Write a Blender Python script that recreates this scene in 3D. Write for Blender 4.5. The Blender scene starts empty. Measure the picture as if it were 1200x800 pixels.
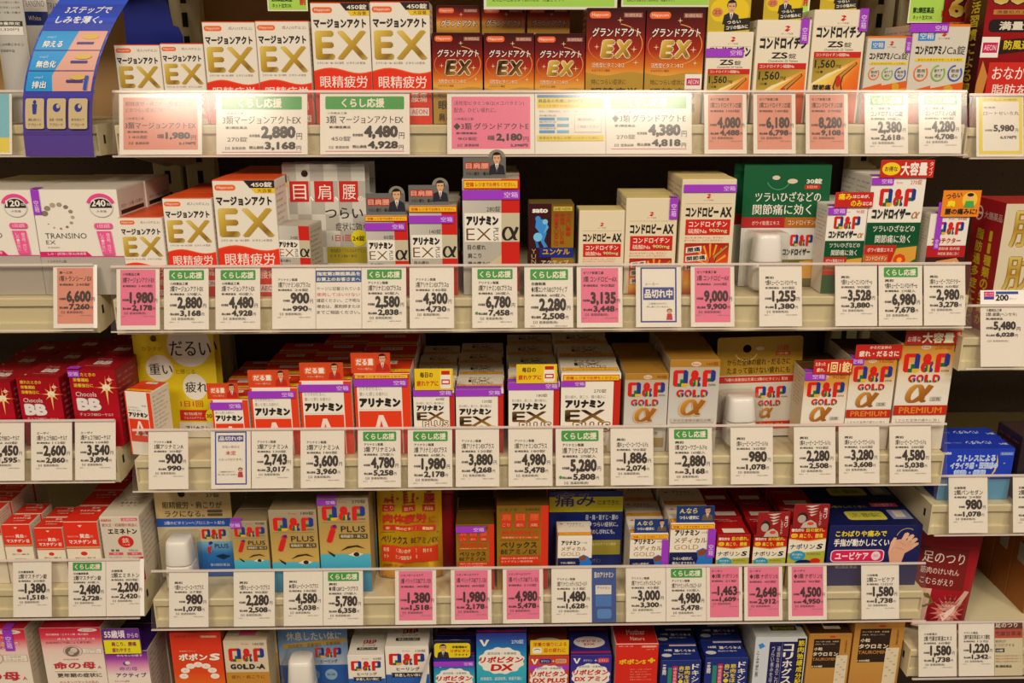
import bpy, math
from mathutils import Vector, Matrix
from mathutils.geometry import tessellate_polygon

S = bpy.context.scene
COL = S.collection
RAD = math.radians
# ------------------------------------------------------------------ camera
CAM = Vector((-0.0523, -0.8856, 1.5)); PITCH = RAD(16.62); YAW = RAD(1.133); FPX = 1033.1
cd = bpy.data.cameras.new('camera'); cd.sensor_width = 36; cd.lens = FPX / 1200 * 36; cd.clip_start = 0.02
co = bpy.data.objects.new('camera', cd); COL.objects.link(co)
co.location = CAM; co.rotation_euler = (RAD(90) - PITCH, 0, -YAW)
S.camera = co
# ------------------------------------------------------------------ light
S.view_settings.view_transform = 'Standard'
S.view_settings.look = 'None'
S.view_settings.gamma = 1
S.view_settings.use_curve_mapping = False
S.view_settings.exposure = 0.0
WORLD = ((1.0, 0.89, 0.77), 0.15)
w = bpy.data.worlds.new('world'); S.world = w; w.use_nodes = True
w.node_tree.nodes['Background'].inputs[0].default_value = (*WORLD[0], 1)
w.node_tree.nodes['Background'].inputs[1].default_value = WORLD[1]
CEIL = 2.70
LAMPS = [(-1.06, -1.76, 19), (0.44, -1.76, 21), (1.46, -1.76, 19), (-1.15, -1.36, 8), (-0.56, -1.36, 8), (0.20, -1.36, 8), (0.95, -1.10, 8)]
for lx, ly, lp in LAMPS:
    ld = bpy.data.lights.new('ceiling_lamp', 'AREA'); ld.shape = 'RECTANGLE'; ld.size, ld.size_y = (.42, .40) if ly < -1.5 else (.30, .34)
    ld.energy = lp; ld.color = (1.0, 0.865, 0.70)
    lo = bpy.data.objects.new('ceiling_lamp', ld); COL.objects.link(lo); lo.location = (lx, ly, CEIL - 0.02)

# ------------------------------------------------------------------ shelf measures
ZB = [1.4218, 1.2482, 1.0663, 0.8914, 0.7165]     # lower edge of each price rail
Y0 = [0.058, 0.0, 0.0, 0.0, 0.0]                   # front of each shelf
GH, GT, LIP = 0.0654, 0.0194, 0.031                # rail height, lean and lip height
TILT = math.atan2(GT, GH)
BACK = 0.325

def at(px, py, Y):
    """the point of the plane y = Y seen at a place of the photograph"""
    f = Vector((math.sin(YAW) * math.cos(PITCH), math.cos(YAW) * math.cos(PITCH), -math.sin(PITCH)))
    r = Vector((math.cos(YAW), -math.sin(YAW), 0)); u = r.cross(f)
    d = f + r * ((px - 600) / FPX) + u * ((400 - py) / FPX)
    return CAM + d * ((Y - CAM.y) / d.y)

# ------------------------------------------------------------------ materials
PAL = dict(white='f1ece2', paper='f4f0e8', cream='ece2cc', black='15120f', dark='2a2522', grey='8d8881', lgrey='c9c4ba',
           silver='b9b6ae', red='cf2318', dred='8e1016', orange='ee5a1e', yel='f4d21c', gold='b98d25', dgold='7d5a16',
           purple='a23bd0', green='2f9e3a', dgreen='06502c', blue='1f47b8', navy='141e55', pink='ee6f9b', spink='e8a093',
           hot='d8266e', sky='2aa4dc', skin='dba983', brown='4a2c18', orr='ee3c12', lime='a9dd5a', wine='6a0d14')
GR = {
 'goldEX': ('d', [(0, 'ecd474'), (.3, 'd8b74a'), (.55, 'c09a36'), (.78, '94702a'), (1, 'd8ba58')], .15, .35),
 'darkEX': ('d', [(0, '8a6a2c'), (.35, '2a2016'), (.6, '8c6230'), (1, 'c79c3a')], .35, .35),
 'yelEX': ('v', [(0, 'f3df4a'), (1, 'd0a41c')], .2, .4),
 'grandbg': ('v', [(0, '2e0909'), (.18, '6e1311'), (.36, 'a82c14'), (.5, 'dc7a26'), (.57, 'e6a84a'), (1, '9a7a22')], 0, .35),
 'flame': ('d', [(0, 'e9b52c'), (.3, 'f5d76b'), (.55, 'ee7a22'), (1, 'd5391b')], 0, .45),
 'burst': ('v', [(0, 'a81a12'), (.45, 'e0531c'), (.8, 'f5b32c'), (1, 'c12d16')], 0, .45),
 'olive': ('d', [(0, '8f7a2a'), (.5, 'c4a640'), (1, '6f5c1c')], .2, .4),
 'silverbg': ('d', [(0, 'cfcbc1'), (.5, 'b6b2a7'), (1, 'c4b894')], 0, .35),
 'qpgold': ('v', [(0, 'b9a98a'), (.3, 'c7c3bb'), (.7, 'd6d2ca'), (1, 'bfbab0')], 0, .38),
 'qpprem': ('v', [(0, 'c8862a'), (.16, 'd8a24c'), (.32, 'e8dcc6'), (.5, 'ece6da'), (1, 'e6ddcd')], 0, .4),
 'alpha': ('d', [(0, 'd8a044'), (.5, 'b06c22'), (1, '8a5416')], 0, .35),
 'rain': ('rain', [(0, 'd9201c'), (.41, '26368f'), (.5, 'd9201c'), (.65, '0f6e40'), (.77, 'e8b41e'), (.85, '26368f')], 0, .4),
 'iplus': ('v', [(0, 'a79b84'), (.3, 'b99b57'), (.66, 'd8b45c'), (.8, '7fb0b0'), (1, '2a98c4')], .1, .4),
 'ipouch': ('v', [(0, 'd6bd8c'), (.4, 'd6c090'), (.7, 'd9c9a4'), (1, 'd9c9a4')], 0, .35),
 'deepblue': ('v', [(0, '7fb7d4'), (.35, '2f77c4'), (1, '1a4f9e')], 0, .4),
 'foil': ('d', [(0, 'c99a1c'), (.3, 'f0c21e'), (.6, 'd99e12'), (.8, 'f2cf3c'), (1, 'b9790e')], .6, .13),
 'belix': ('v', [(0, '8a6a1e'), (.4, 'b08626'), (.8, 'a27a22'), (1, 'c19a3a')], .4, .3),
 'pouchgold': ('v', [(0, 'a98522'), (.5, 'c0962c'), (1, 'b48a26')], .4, .25),
 'healbg': ('v', [(0, '4f83c9'), (.3, '8db1da'), (.62, 'c9d2d6'), (.7, '2a5fb4'), (1, '1e4a9a')], .1, .3),
 'inochi': ('v', [(0, 'd6203e'), (.1, 'e0405a'), (.23, 'eecdc4'), (.4, 'efe3d2'), (1, 'efe3d2')], 0, .45),
 'active': ('v', [(0, '5a1f86'), (.11, 'a03ba6'), (.23, 'e49ac0'), (.36, 'efe3d2'), (1, 'efe3d2')], 0, .45),
 'popon': ('v', [(0, 'd8301a'), (.45, 'e2481c'), (.8, 'ef8a1e'), (1, 'f0a024')], 0, .4),
 'tiovita': ('v', [(0, '2b2f9c'), (.18, '1f76bc'), (.4, '35b4c4'), (.7, '1f9cd0'), (1, '1f76bc')], 0, .35),
 'violet': ('v', [(0, '3a2a90'), (.5, '2a2f9a'), (1, '231c6c')], 0, .35),
 'nap': ('v', [(0, 'b3120f'), (1, 'd4241a')], 0, .4),
 'napbot': ('v', [(0, 'a8b03a'), (1, 'd6b63c')], 0, .4),
 'bbred': ('v', [(0, 'b0101c'), (.5, 'c8142a'), (1, 'a80f22')], .25, .28),
 'tauro': ('v', [(0, 'c58a3a'), (.5, 'd09a4c'), (1, 'b87c2e')], .2, .35),
 'sports': ('v', [(0, '7e1312'), (.3, 'a3161a'), (.6, '8a1010'), (1, '5a0a0c')], .1, .3),
 'goldtxt': ('v', [(0, 'f0dc7a'), (.5, 'c69a2e'), (1, 'ead27a')], .3, .35),
 'promo': ('v', [(0, '3c62d6'), (.3, '2f4fc8'), (.6, '3b3fb4'), (.8, '56479c'), (1, '5a3f90')], 0, .35),
 'pouchred': ('v', [(0, 'a0141e'), (.5, 'b01826'), (1, '7a0c18')], .1, .35),  # red darkened in the colour itself for the shade around the leg pouch
 'water': ('v', [(0, '4fb8d0'), (1, '1d86bc')], 0, .4),
 'moon': ('v', [(0, 'f4e05a'), (1, 'e0b42a')], 0, .4),
}
METAL = {'gold': .35, 'dgold': .35, 'silver': .25}
MATS = {}
def lin(h):
    out = []
    for i in (0, 2, 4):
        c = int(h[i:i + 2], 16) / 255
        out.append(c / 12.92 if c <= .04045 else ((c + .055) / 1.055) ** 2.4)
    return (*out, 1)

def mat(c):
    if c in MATS: return MATS[c]
    m = bpy.data.materials.new('print_' + c); m.use_nodes = True
    nt = m.node_tree; b = nt.nodes['Principled BSDF']; L = nt.links.new
    b.inputs['Specular IOR Level'].default_value = .35
    if c in GR:
        mode, stops, me, ro = GR[c]
        uv = nt.nodes.new('ShaderNodeUVMap'); uv.uv_map = 'uv'
        sp = nt.nodes.new('ShaderNodeSeparateXYZ'); L(uv.outputs[0], sp.inputs[0])
        ra = nt.nodes.new('ShaderNodeValToRGB'); cr = ra.color_ramp
        while len(cr.elements) < len(stops): cr.elements.new(.5)
        for e, (p, h) in zip(cr.elements, stops): e.position = p; e.color = lin(h)
        if mode in 'uv': L(sp.outputs[0 if mode == 'u' else 1], ra.inputs[0])
        else:
            a = nt.nodes.new('ShaderNodeMath'); a.operation = 'MULTIPLY'; a.inputs[1].default_value = .5
            q = nt.nodes.new('ShaderNodeMath'); q.operation = 'MULTIPLY_ADD'; q.inputs[1].default_value = .5
            L(sp.outputs[0], a.inputs[0]); L(a.outputs[0], q.inputs[2]); L(q.outputs[0], ra.inputs[0])
            if mode == 'd': L(sp.outputs[1], q.inputs[0])
            else:                                  # printed in blocks: red and blue above, red, green, yellow and blue below
                cr.interpolation = 'CONSTANT'; g = nt.nodes.new('ShaderNodeMath'); g.operation = 'GREATER_THAN'; g.inputs[1].default_value = .6
                L(sp.outputs[1], g.inputs[0]); L(g.outputs[0], q.inputs[0])
        L(ra.outputs[0], b.inputs['Base Color'])
        b.inputs['Metallic'].default_value = me; b.inputs['Roughness'].default_value = ro
    else:
        b.inputs['Base Color'].default_value = lin(PAL.get(c, c))
        b.inputs['Metallic'].default_value = METAL.get(c, 0); b.inputs['Roughness'].default_value = .42
    MATS[c] = m
    return m

def plain(name, h, rough=.5, metal=0, spec=.5):
    m = bpy.data.materials.new(name); m.use_nodes = True; b = m.node_tree.nodes['Principled BSDF']
    b.inputs['Base Color'].default_value = lin(h); b.inputs['Roughness'].default_value = rough
    b.inputs['Metallic'].default_value = metal; b.inputs['Specular IOR Level'].default_value = spec
    MATS[name] = m
    return m

def clear(name, haze, tint, rough, ior=.035):
    m = bpy.data.materials.new(name); m.use_nodes = True; nt = m.node_tree; nt.nodes.clear(); L = nt.links.new
    out = nt.nodes.new('ShaderNodeOutputMaterial'); tr = nt.nodes.new('ShaderNodeBsdfTransparent'); tr.inputs[0].default_value = (.97, .965, .95, 1)
    gl = nt.nodes.new('ShaderNodeBsdfGlossy'); gl.inputs['Roughness'].default_value = rough
    di = nt.nodes.new('ShaderNodeBsdfDiffuse'); di.inputs[0].default_value = lin(tint)
    lw = nt.nodes.new('ShaderNodeLayerWeight'); lw.inputs[0].default_value = .5
    pw = nt.nodes.new('ShaderNodeMath'); pw.operation = 'POWER'; pw.inputs[1].default_value = 4; L(lw.outputs['Facing'], pw.inputs[0])
    fr = nt.nodes.new('ShaderNodeMath'); fr.operation = 'MULTIPLY_ADD'; fr.inputs[1].default_value = .7; fr.inputs[2].default_value = ior; L(pw.outputs[0], fr.inputs[0])
    m1 = nt.nodes.new('ShaderNodeMixShader'); m1.inputs[0].default_value = haze; L(tr.outputs[0], m1.inputs[1]); L(di.outputs[0], m1.inputs[2])
    m2 = nt.nodes.new('ShaderNodeMixShader'); L(fr.outputs[0], m2.inputs[0]); L(m1.outputs[0], m2.inputs[1]); L(gl.outputs[0], m2.inputs[2])
    L(m2.outputs[0], out.inputs[0]); MATS[name] = m
    return m
clear('clear_rail', .022, 'e8cfc6', .13, .025)
clear('clear_edge', .55, 'f0e2da', .2)  # whitish haze painted in for the light that acrylic edges catch
clear('blister_film', .012, 'f0eee8', .1, .03)
plain('cream_metal', 'd8cda6', .38)
plain('cream_dark', 'a89d78', .5)
plain('slot_black', '0c0a08', .8)
plain('bottle_white', 'ece8e2', .3)
plain('cap_white', 'f2efea', .25)
plain('ceiling_white', 'e8e2d6', .8)

# ------------------------------------------------------------------ mesh building
class MB:
    def __init__(s): s.v = []; s.f = []; s.m = []; s.uv = []; s.mats = []
    def mi(s, c):
        if c not in s.mats: s.mats.append(c)
        return s.mats.index(c)
    def add(s, pts, faces, c, uvs=None):
        k = len(s.v); s.v.extend(pts); i = s.mi(c)
        for f in faces:
            s.f.append([k + j for j in f]); s.m.append(i)
            s.uv.extend([uvs[j] for j in f] if uvs else [(0.5, 0.5)] * len(f))
    def box(s, x0, x1, y0, y1, z0, z1, c, ch=0):
        if ch <= 0:
            P = [(x, y, z) for z in (z0, z1) for y in (y0, y1) for x in (x0, x1)]
            s.add(P, [(0, 2, 3, 1), (4, 5, 7, 6), (0, 1, 5, 4), (2, 6, 7, 3), (0, 4, 6, 2), (1, 3, 7, 5)], c); return
        X, Y, Z = (x0, x1), (y0, y1), (z0, z1); P = []; ix = {}
        sg = lambda i: 1 if i == 0 else -1
        for a in (0, 1):
            for b in (0, 1):
                for d in (0, 1):
                    for ax in range(3):
                        p = [X[a] + sg(a) * ch, Y[b] + sg(b) * ch, Z[d] + sg(d) * ch]
                        p[ax] = (X[a], Y[b], Z[d])[ax]
                        ix[a, b, d, ax] = len(P); P.append(tuple(p))
        fs = []
        for ax in range(3):
            for e in (0, 1):
                q = []
                for (u, v) in ((0, 0), (1, 0), (1, 1), (0, 1)):
                    k = [u, v]; k.insert(ax, e); q.append(ix[(*k, ax)])
                fs.append(q)
        for ax in range(3):
            o1, o2 = [i for i in range(3) if i != ax]
            for u in (0, 1):
                for v in (0, 1):
                    k0 = [0, 0, 0]; k0[o1] = u; k0[o2] = v; k1 = list(k0); k1[ax] = 1
                    fs.append([ix[(*k0, o1)], ix[(*k1, o1)], ix[(*k1, o2)], ix[(*k0, o2)]])
        for a in (0, 1):
            for b in (0, 1):
                for d in (0, 1): fs.append([ix[a, b, d, 0], ix[a, b, d, 1], ix[a, b, d, 2]])
        c3 = ((x0 + x1) / 2, (y0 + y1) / 2, (z0 + z1) / 2); out = []
        for f in fs:
            A, B, C_ = (Vector(P[f[i]]) for i in (0, 1, 2)); n = (B - A).cross(C_ - A)
            mid = sum((Vector(P[i]) for i in f), Vector()) / len(f)
            out.append(f if n.dot(mid - Vector(c3)) > 0 else f[::-1])
        s.add(P, out, c)
    def prism(s, pts, y0, y1, c, hole=None):
        """outline in x-z given thickness along y, front at y0"""
        loops = [[Vector((x, z, 0)) for x, z in pts]]
        if hole: loops.append([Vector((x, z, 0)) for x, z in hole])
        flat = [p for l in loops for p in l]; n = len(flat)
        tri = tessellate_polygon(loops)
        fr = []
        for t in tri:
            a, b, d = (flat[i] for i in t)
            fr.append(tuple(t) if (b - a).cross(d - a).z > 0 else tuple(t[::-1]))
        P = [(p.x, y0, p.y) for p in flat] + [(p.x, y1, p.y) for p in flat]
        fs = fr + [tuple(i + n for i in t[::-1]) for t in fr]; k = 0
        for l in loops:
            m = len(l)
            for i in range(m): j = (i + 1) % m; fs.append((k + i, k + i + n, k + j + n, k + j))
            k += m
        s.add(P, fs, c)
    def build(s, name, parent=None, smooth=False):
        me = bpy.data.meshes.new(name); me.from_pydata([tuple(p) for p in s.v], [], s.f)
        for c in s.mats: me.materials.append(MATS.get(c) or mat(c))
        me.polygons.foreach_set('material_index', s.m)
        u = me.uv_layers.new(name='uv'); u.data.foreach_set('uv', [x for t in s.uv for x in t])
        if smooth: me.polygons.foreach_set('use_smooth', [True] * len(me.polygons))
        me.update()
        o = bpy.data.objects.new(name, me); COL.objects.link(o)
        if parent: o.parent = parent
        return o

GLY = {}
def glyphs(s, b=0., sh=0.):
    """outline of a word, scaled into the unit square; heavier weights overlay copies shifted by a stroke fraction"""
    k = (s, b, sh)
    if k in GLY: return GLY[k]
    c = bpy.data.curves.new('t', 'FONT'); c.body = s; c.size = 1; c.shear = sh
    c.offset = b if b < 0 else 0
    c.resolution_u = 3 if len(s) < 4 else 2; c.fill_mode = 'FRONT'
    o = bpy.data.objects.new('t', c); m = o.to_mesh()
    V = [(v.co.x, v.co.y) for v in m.vertices]; Fc = [tuple(p.vertices) for p in m.polygons]
    o.to_mesh_clear(); bpy.data.objects.remove(o); bpy.data.curves.remove(c)
    if b > 0:
        D = [(b, 0), (-b, 0), (0, b), (0, -b)]
        if b >= .045: D += [(.7 * b, .7 * b), (-.7 * b, .7 * b), (.7 * b, -.7 * b), (-.7 * b, -.7 * b)]
        if b < .016: D = [(b, 0), (-b, 0)]
        V0, F0 = V, Fc; V, Fc = [], []
        for dx, dy in D:
            q = len(V); V += [(x + dx, y + dy) for x, y in V0]; Fc += [tuple(i + q for i in f) for f in F0]
    x0 = min(p[0] for p in V); x1 = max(p[0] for p in V); y0 = min(p[1] for p in V); y1 = max(p[1] for p in V)
    V = [((x - x0) / (x1 - x0), (y1 - y) / (y1 - y0)) for x, y in V]
    GLY[k] = (V, Fc, len(V0) if b > 0 else len(V))
    return GLY[k]

class Face:
    """a flat (or mapped) printed face; x to the right and y down, both in face widths"""
    EPS = 0.00004
    def __init__(s, mb, o, u, v, n, w, h, fmap=None, unit=None):
        s.mb = mb; s.o = Vector(o); s.u = Vector(u); s.v = Vector(v); s.n = Vector(n)
        s.S = unit or w; s.W = w / s.S; s.H = h / s.S; s.k = 1; s.fmap = fmap; s.ys = 1.
    def scale(s, q): s.ys = q; s.H /= q
    def P(s, x, y):
        d = s.k * s.EPS; y *= s.ys
        if s.fmap: return s.fmap(x * s.S, y * s.S, d)
        return tuple(s.o + s.u * (x * s.S) + s.v * (y * s.S) + s.n * d)
    def _p(s, pts, faces, c, uvs): s.mb.add([s.P(*p) for p in pts], faces, c, uvs)
    def r(s, x0, y0, x1, y1, c):
        y1 = min(y1, s.H); x1 = min(x1, s.W)
        if y1 <= y0 or x1 <= x0: return
        n, m = (8, 10) if s.fmap else (1, 1)
        pts = [(x0 + (x1 - x0) * i / n, y0 + (y1 - y0) * j / m) for j in range(m + 1) for i in range(n + 1)]
        uvs = [(i / n, j / m) for j in range(m + 1) for i in range(n + 1)]
        a = n + 1
        s._p(pts, [(j * a + i, (j + 1) * a + i, (j + 1) * a + i + 1, j * a + i + 1) for j in range(m) for i in range(n)], c, uvs); s.k += 1
    def t(s, st, x0, y0, x1, y1, c, b=0., sh=0., rot=0):
        if y1 > s.H + .01 or st == '': return
        V, Fc, per = glyphs(st, b, sh)
        if rot == 90: pts = [(x1 - (x1 - x0) * y, y0 + (y1 - y0) * x) for x, y in V]      # reads downwards
        elif rot == 180: pts = [(x1 - (x1 - x0) * x, y1 - (y1 - y0) * y) for x, y in V]
        elif rot: 
            ca, sa = math.cos(RAD(rot)), math.sin(RAD(rot)); cx, cy = (x0 + x1) / 2, (y0 + y1) / 2
            pts = []
            for x, y in V:
                X = x0 + (x1 - x0) * x - cx; Y = y0 + (y1 - y0) * y - cy; pts.append((cx + X * ca + Y * sa, cy - X * sa + Y * ca))
        else: pts = [(x0 + (x1 - x0) * x, y0 + (y1 - y0) * y) for x, y in V]
        k0 = s.k; out = []
        for i in range(0, len(pts), per): s.k = k0 + .09 * (i // per); out += [s.P(*p) for p in pts[i:i + per]]
        s.mb.add(out, Fc, c, V); s.k = k0 + 1
    def ot(s, st, x0, y0, x1, y1, c, oc, b=.02, g=.05, sh=0.):
        """outlined lettering"""
        s.t(st, x0 - g * .25, y0 - g * .25, x1 + g * .25, y1 + g * .25, oc, b + g, sh); s.t(st, x0, y0, x1, y1, c, b, sh)
    def vt(s, st, x0, y0, x1, y1, c, b=0.):
        n = len(st); d = (y1 - y0) / n
        for i, ch in enumerate(st):
            if ch == ' ': continue
            if ch == '1': s.t(ch, x0 * .7 + x1 * .3, y0 + d * (i + .06), x0 * .3 + x1 * .7, y0 + d * (i + .94), c, b); s.k -= 1; continue
            if ch in '、。': s.t(ch, x0 * .4 + x1 * .6, y0 + d * (i + .06), x1, y0 + d * (i + .4), c, b); s.k -= 1; continue
            if ch == 'ー': s.r((x0 * .55 + x1 * .45), y0 + d * (i + .12), (x0 * .45 + x1 * .55), y0 + d * (i + .88), c); s.k -= 1; continue
            s.t(ch, x0, y0 + d * (i + .06), x1, y0 + d * (i + .94), c, b); s.k -= 1
        s.k += 1
    def p(s, pts, c, _in=False):
        if max(y for _, y in pts) > s.H + .001: pts = clip(pts, s.H)
        if len(pts) < 3: return
        if s.fmap and not _in:
            y0, y1 = min(y for _, y in pts), max(y for _, y in pts); m = max(1, int((y1 - y0) / .06)); d = (y1 - y0) / m
            for i in range(m):
                q = clip(pts, y0 + d * (i + 1) + 1e-6); q = [(x, -y) for x, y in clip([(x, -y) for x, y in q], -(y0 + d * i) + 1e-6)]
                q = [p for j, p in enumerate(q) if j == 0 or abs(p[0] - q[j - 1][0]) + abs(p[1] - q[j - 1][1]) > 1e-7]
                if len(q) > 2: s.p(q, c, True); s.k -= 1
            s.k += 1; return
        xs = [q[0] for q in pts]; ys = [q[1] for q in pts]; w = max(xs) - min(xs) or 1; h = max(ys) - min(ys) or 1
        tri = tessellate_polygon([[Vector((x, y, 0)) for x, y in pts]])
        fs = []
        for t in tri:
            a, b, d = (Vector((*pts[i], 0)) for i in t)
            fs.append(tuple(t) if (b - a).cross(d - a).z < 0 else tuple(t[::-1]))
        s._p(pts, fs, c, [((x - min(xs)) / w, (y - min(ys)) / h) for x, y in pts]); s.k += 1
    def e(s, cx, cy, rx, ry, c, n=20):
        s.p([(cx + rx * math.cos(2 * math.pi * i / n), cy + ry * math.sin(2 * math.pi * i / n)) for i in range(n)], c)
    def rr(s, x0, y0, x1, y1, q, c):
        s.p(rrect(x0, y0, x1, y1, q), c)
    def o_(s, cx, cy, rx, ry, w_, c, a0=0, a1=360, n=24):
        if cy + ry > s.H: return
        A = [RAD(a0 + (a1 - a0) * i / n) for i in range(n + 1)]
        pts = [(cx + rx * math.cos(a), cy + ry * math.sin(a)) for a in A] + [(cx + (rx - w_) * math.cos(a), cy + (ry - w_) * math.sin(a)) for a in A]
        m = n + 1
        s._p(pts, [(i, m + i, m + i + 1, i + 1) for i in range(n)], c, [(.5, .5)] * len(pts)); s.k += 1
    def ln(s, pts, w_, c):
        for (x0, y0), (x1, y1) in zip(pts, pts[1:]):
            l = math.hypot(x1 - x0, y1 - y0) or 1; nx, ny = (y1 - y0) / l * w_ / 2, -(x1 - x0) / l * w_ / 2
            s.p([(x0 + nx, y0 + ny), (x1 + nx, y1 + ny), (x1 - nx, y1 - ny), (x0 - nx, y0 - ny)], c); s.k -= 1
        s.k += 1
    def al(s, x0, y0, x1, y1, c, w_=.16, lean=0.):
        """a Greek small alpha as a swelling ribbon"""
        W_, H_ = x1 - x0, y1 - y0
        P = [(.97, .03), (.86, .36), (.7, .68), (.5, .9), (.3, .98), (.12, .85), (.05, .56), (.12, .25), (.3, .06), (.48, .1), (.62, .34), (.72, .66), (.82, .92), (.97, .95)]
        out = []
        for i in range(len(P) - 1):
            p0, p1, p2, p3 = P[max(0, i - 1)], P[i], P[i + 1], P[min(len(P) - 1, i + 2)]
            for j in range(4):
                t = j / 4; out.append(tuple(.5 * (2 * p1[k] + (p2[k] - p0[k]) * t + (2 * p0[k] - 5 * p1[k] + 4 * p2[k] - p3[k]) * t * t + (3 * p1[k] - p0[k] - 3 * p2[k] + p3[k]) * t ** 3) for k in (0, 1)))
        out.append(P[-1]); n = len(out); pts = []; wd = []
        for i, (x, y) in enumerate(out):
            a, b = out[max(0, i - 1)], out[min(n - 1, i + 1)]; dx, dy = (b[0] - a[0]) * W_, (b[1] - a[1]) * H_; l = math.hypot(dx, dy) or 1
            q = w_ * W_ * (.35 + .65 * min(1, abs(dy) / l * 1.1)) / 2; X, Y = x0 + (x + lean * (.5 - y)) * W_, y0 + y * H_
            pts += [(X - dy / l * q, Y + dx / l * q), (X + dy / l * q, Y - dx / l * q)]
        if y1 > s.H: return
        k0 = s.k; out = []
        for i, p in enumerate(pts): s.k = k0 + .8 * i / len(pts); out.append(s.P(*p))
        s.mb.add(out, [(2 * i, 2 * i + 1, 2 * i + 3, 2 * i + 2) for i in range(n - 1)], c, [((x - x0) / W_, (y - y0) / H_) for x, y in pts]); s.k = k0 + 1
    def star(s, cx, cy, r, c, n=4, q=.18):
        s.p([(cx + (r if i % 2 == 0 else r * q) * math.sin(math.pi * i / n), cy - (r if i % 2 == 0 else r * q) * math.cos(math.pi * i / n)) for i in range(2 * n)], c)
def rrect(x0, y0, x1, y1, q, n=4):
    out = []
    for cx, cy, a in ((x1 - q, y0 + q, -90), (x1 - q, y1 - q, 0), (x0 + q, y1 - q, 90), (x0 + q, y0 + q, 180)):
        out += [(cx + q * math.cos(RAD(a + 90 * i / n)), cy + q * math.sin(RAD(a + 90 * i / n))) for i in range(n + 1)]
    return out
def clip(pts, H):
    out = []
    for a, b in zip(pts, pts[1:] + pts[:1]):
        if a[1] <= H: out.append(a)
        if (a[1] <= H) != (b[1] <= H):
            t = (H - a[1]) / (b[1] - a[1]); out.append((a[0] + (b[0] - a[0]) * t, H))
    return out
def tag(o, label, cat, group=None):
    o['label'] = label; o['category'] = cat
    if group: o['group'] = group
    return o
def struct(o): o['kind'] = 'structure'; return o
def thing(name, loc, label, cat, group=None):
    o = bpy.data.objects.new(name, None); o.empty_display_size = .02; COL.objects.link(o); o.location = loc
    return tag(o, label, cat, group)
# ------------------------------------------------------------------ room
def slab(name, x0, x1, y0, y1, z0, z1, c):
    m = MB(); m.box(x0, x1, y0, y1, z0, z1, c); return struct(m.build(name))
plain('floor_tile', '8f8577', .35); plain('wall_paint', 'b9a88c', .8)
pb = plain('panel_brown', '4a3626', .55)
nt = pb.node_tree; L = nt.links.new                                # a peg-holed dark board
tc = nt.nodes.new('ShaderNodeTexCoord'); mp = nt.nodes.new('ShaderNodeVectorMath'); mp.operation = 'SCALE'; mp.inputs['Scale'].default_value = 55
fr = nt.nodes.new('ShaderNodeVectorMath'); fr.operation = 'FRACTION'; sb = nt.nodes.new('ShaderNodeVectorMath'); sb.operation = 'SUBTRACT'; sb.inputs[1].default_value = (.5, .5, .5)
ml = nt.nodes.new('ShaderNodeVectorMath'); ml.operation = 'MULTIPLY'; ml.inputs[1].default_value = (1, 0, 1)
le = nt.nodes.new('ShaderNodeVectorMath'); le.operation = 'LENGTH'; gt = nt.nodes.new('ShaderNodeMath'); gt.operation = 'GREATER_THAN'; gt.inputs[1].default_value = .07
mx = nt.nodes.new('ShaderNodeMix'); mx.data_type = 'RGBA'; mx.inputs[6].default_value = lin('2c2018'); mx.inputs[7].default_value = lin('4a3626')
L(tc.outputs['Object'], mp.inputs[0]); L(mp.outputs[0], fr.inputs[0]); L(fr.outputs[0], sb.inputs[0]); L(sb.outputs[0], ml.inputs[0]); L(ml.outputs[0], le.inputs[0])
L(le.outputs['Value'], gt.inputs[0]); L(gt.outputs[0], mx.inputs[0]); L(mx.outputs[2], pb.node_tree.nodes['Principled BSDF'].inputs['Base Color'])
slab('floor', -2.4, 2.4, -2.6, .5, -.05, 0, 'floor_tile')
slab('ceiling', -2.4, 2.4, -2.6, .5, CEIL, CEIL + .05, 'ceiling_white')
slab('wall_back', -2.4, 2.4, .42, .5, 0, CEIL, 'wall_paint')

# ------------------------------------------------------------------ gondola shelving
BAYS = {'M': (-.45, .45), 'L': (-1.362, -.468), 'R': (.466, 1.366)}
def bayz(px, pys, ys): return [at(px, p, y).z for p, y in zip(pys, ys)]
BZ = {'M': [ZB[0] + .197] + ZB,
      'L': [ZB[0] + .197] + bayz(60, (183, 387, 565.5, 725.5), (.058, 0, 0, 0)) + [.7165],
      'R': [ZB[0] + .197] + [at(1180, 185.5, .058).z, at(1170, 432, 0).z, at(1150, 627, 0).z, at(1130, 795, 0).z]}
BY = {'M': [.13] + Y0, 'L': [.13] + Y0, 'R': [.13, .058, 0, 0, 0]}
SHELFNAME = ['upper', 'top', 'second', 'third', 'fourth', 'bottom']
BAYNAME = {'M': 'main bay', 'L': 'bay holding the red sparkle cartons', 'R': 'bay holding the flat blue cartons'}
plain('panel_tan', 'b08a58', .6)
def panel(b):
    x0, x1 = BAYS[b]; m = MB(); m.box(x0 + .02, x1 - .02, BACK, BACK + .012, .05, 1.40, 'panel_brown')
    o = m.build('back_panel'); tag(o, 'dark brown pegboard back panel of the ' + BAYNAME[b], 'panel', 'back panels of the shelving')
    m = MB(); m.box(x0 + .02, x1 - .02, BACK, BACK + .012, 1.401, 2.0, 'panel_tan'); m.build('upper_board', o)
def post(x, lab):
    m = MB(); m.box(x - .019, x + .019, BACK - .022, BACK - .001, 0, 2.05, 'cream_metal', .002); o = m.build('slotted_upright')
    s = MB()
    for i in range(70): s.box(x - .0035, x + .0035, BACK - .0226, BACK - .0216, .05 + i * .028, .05 + i * .028 + .017, 'slot_black')
    s.build('slot_strip', o); tag(o, lab, 'shelf post', 'slotted shelf uprights')
for b in 'MLR': panel(b)
post(-.441, 'cream slotted upright behind the white gold-lettered cartons, closer to the middle')
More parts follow.
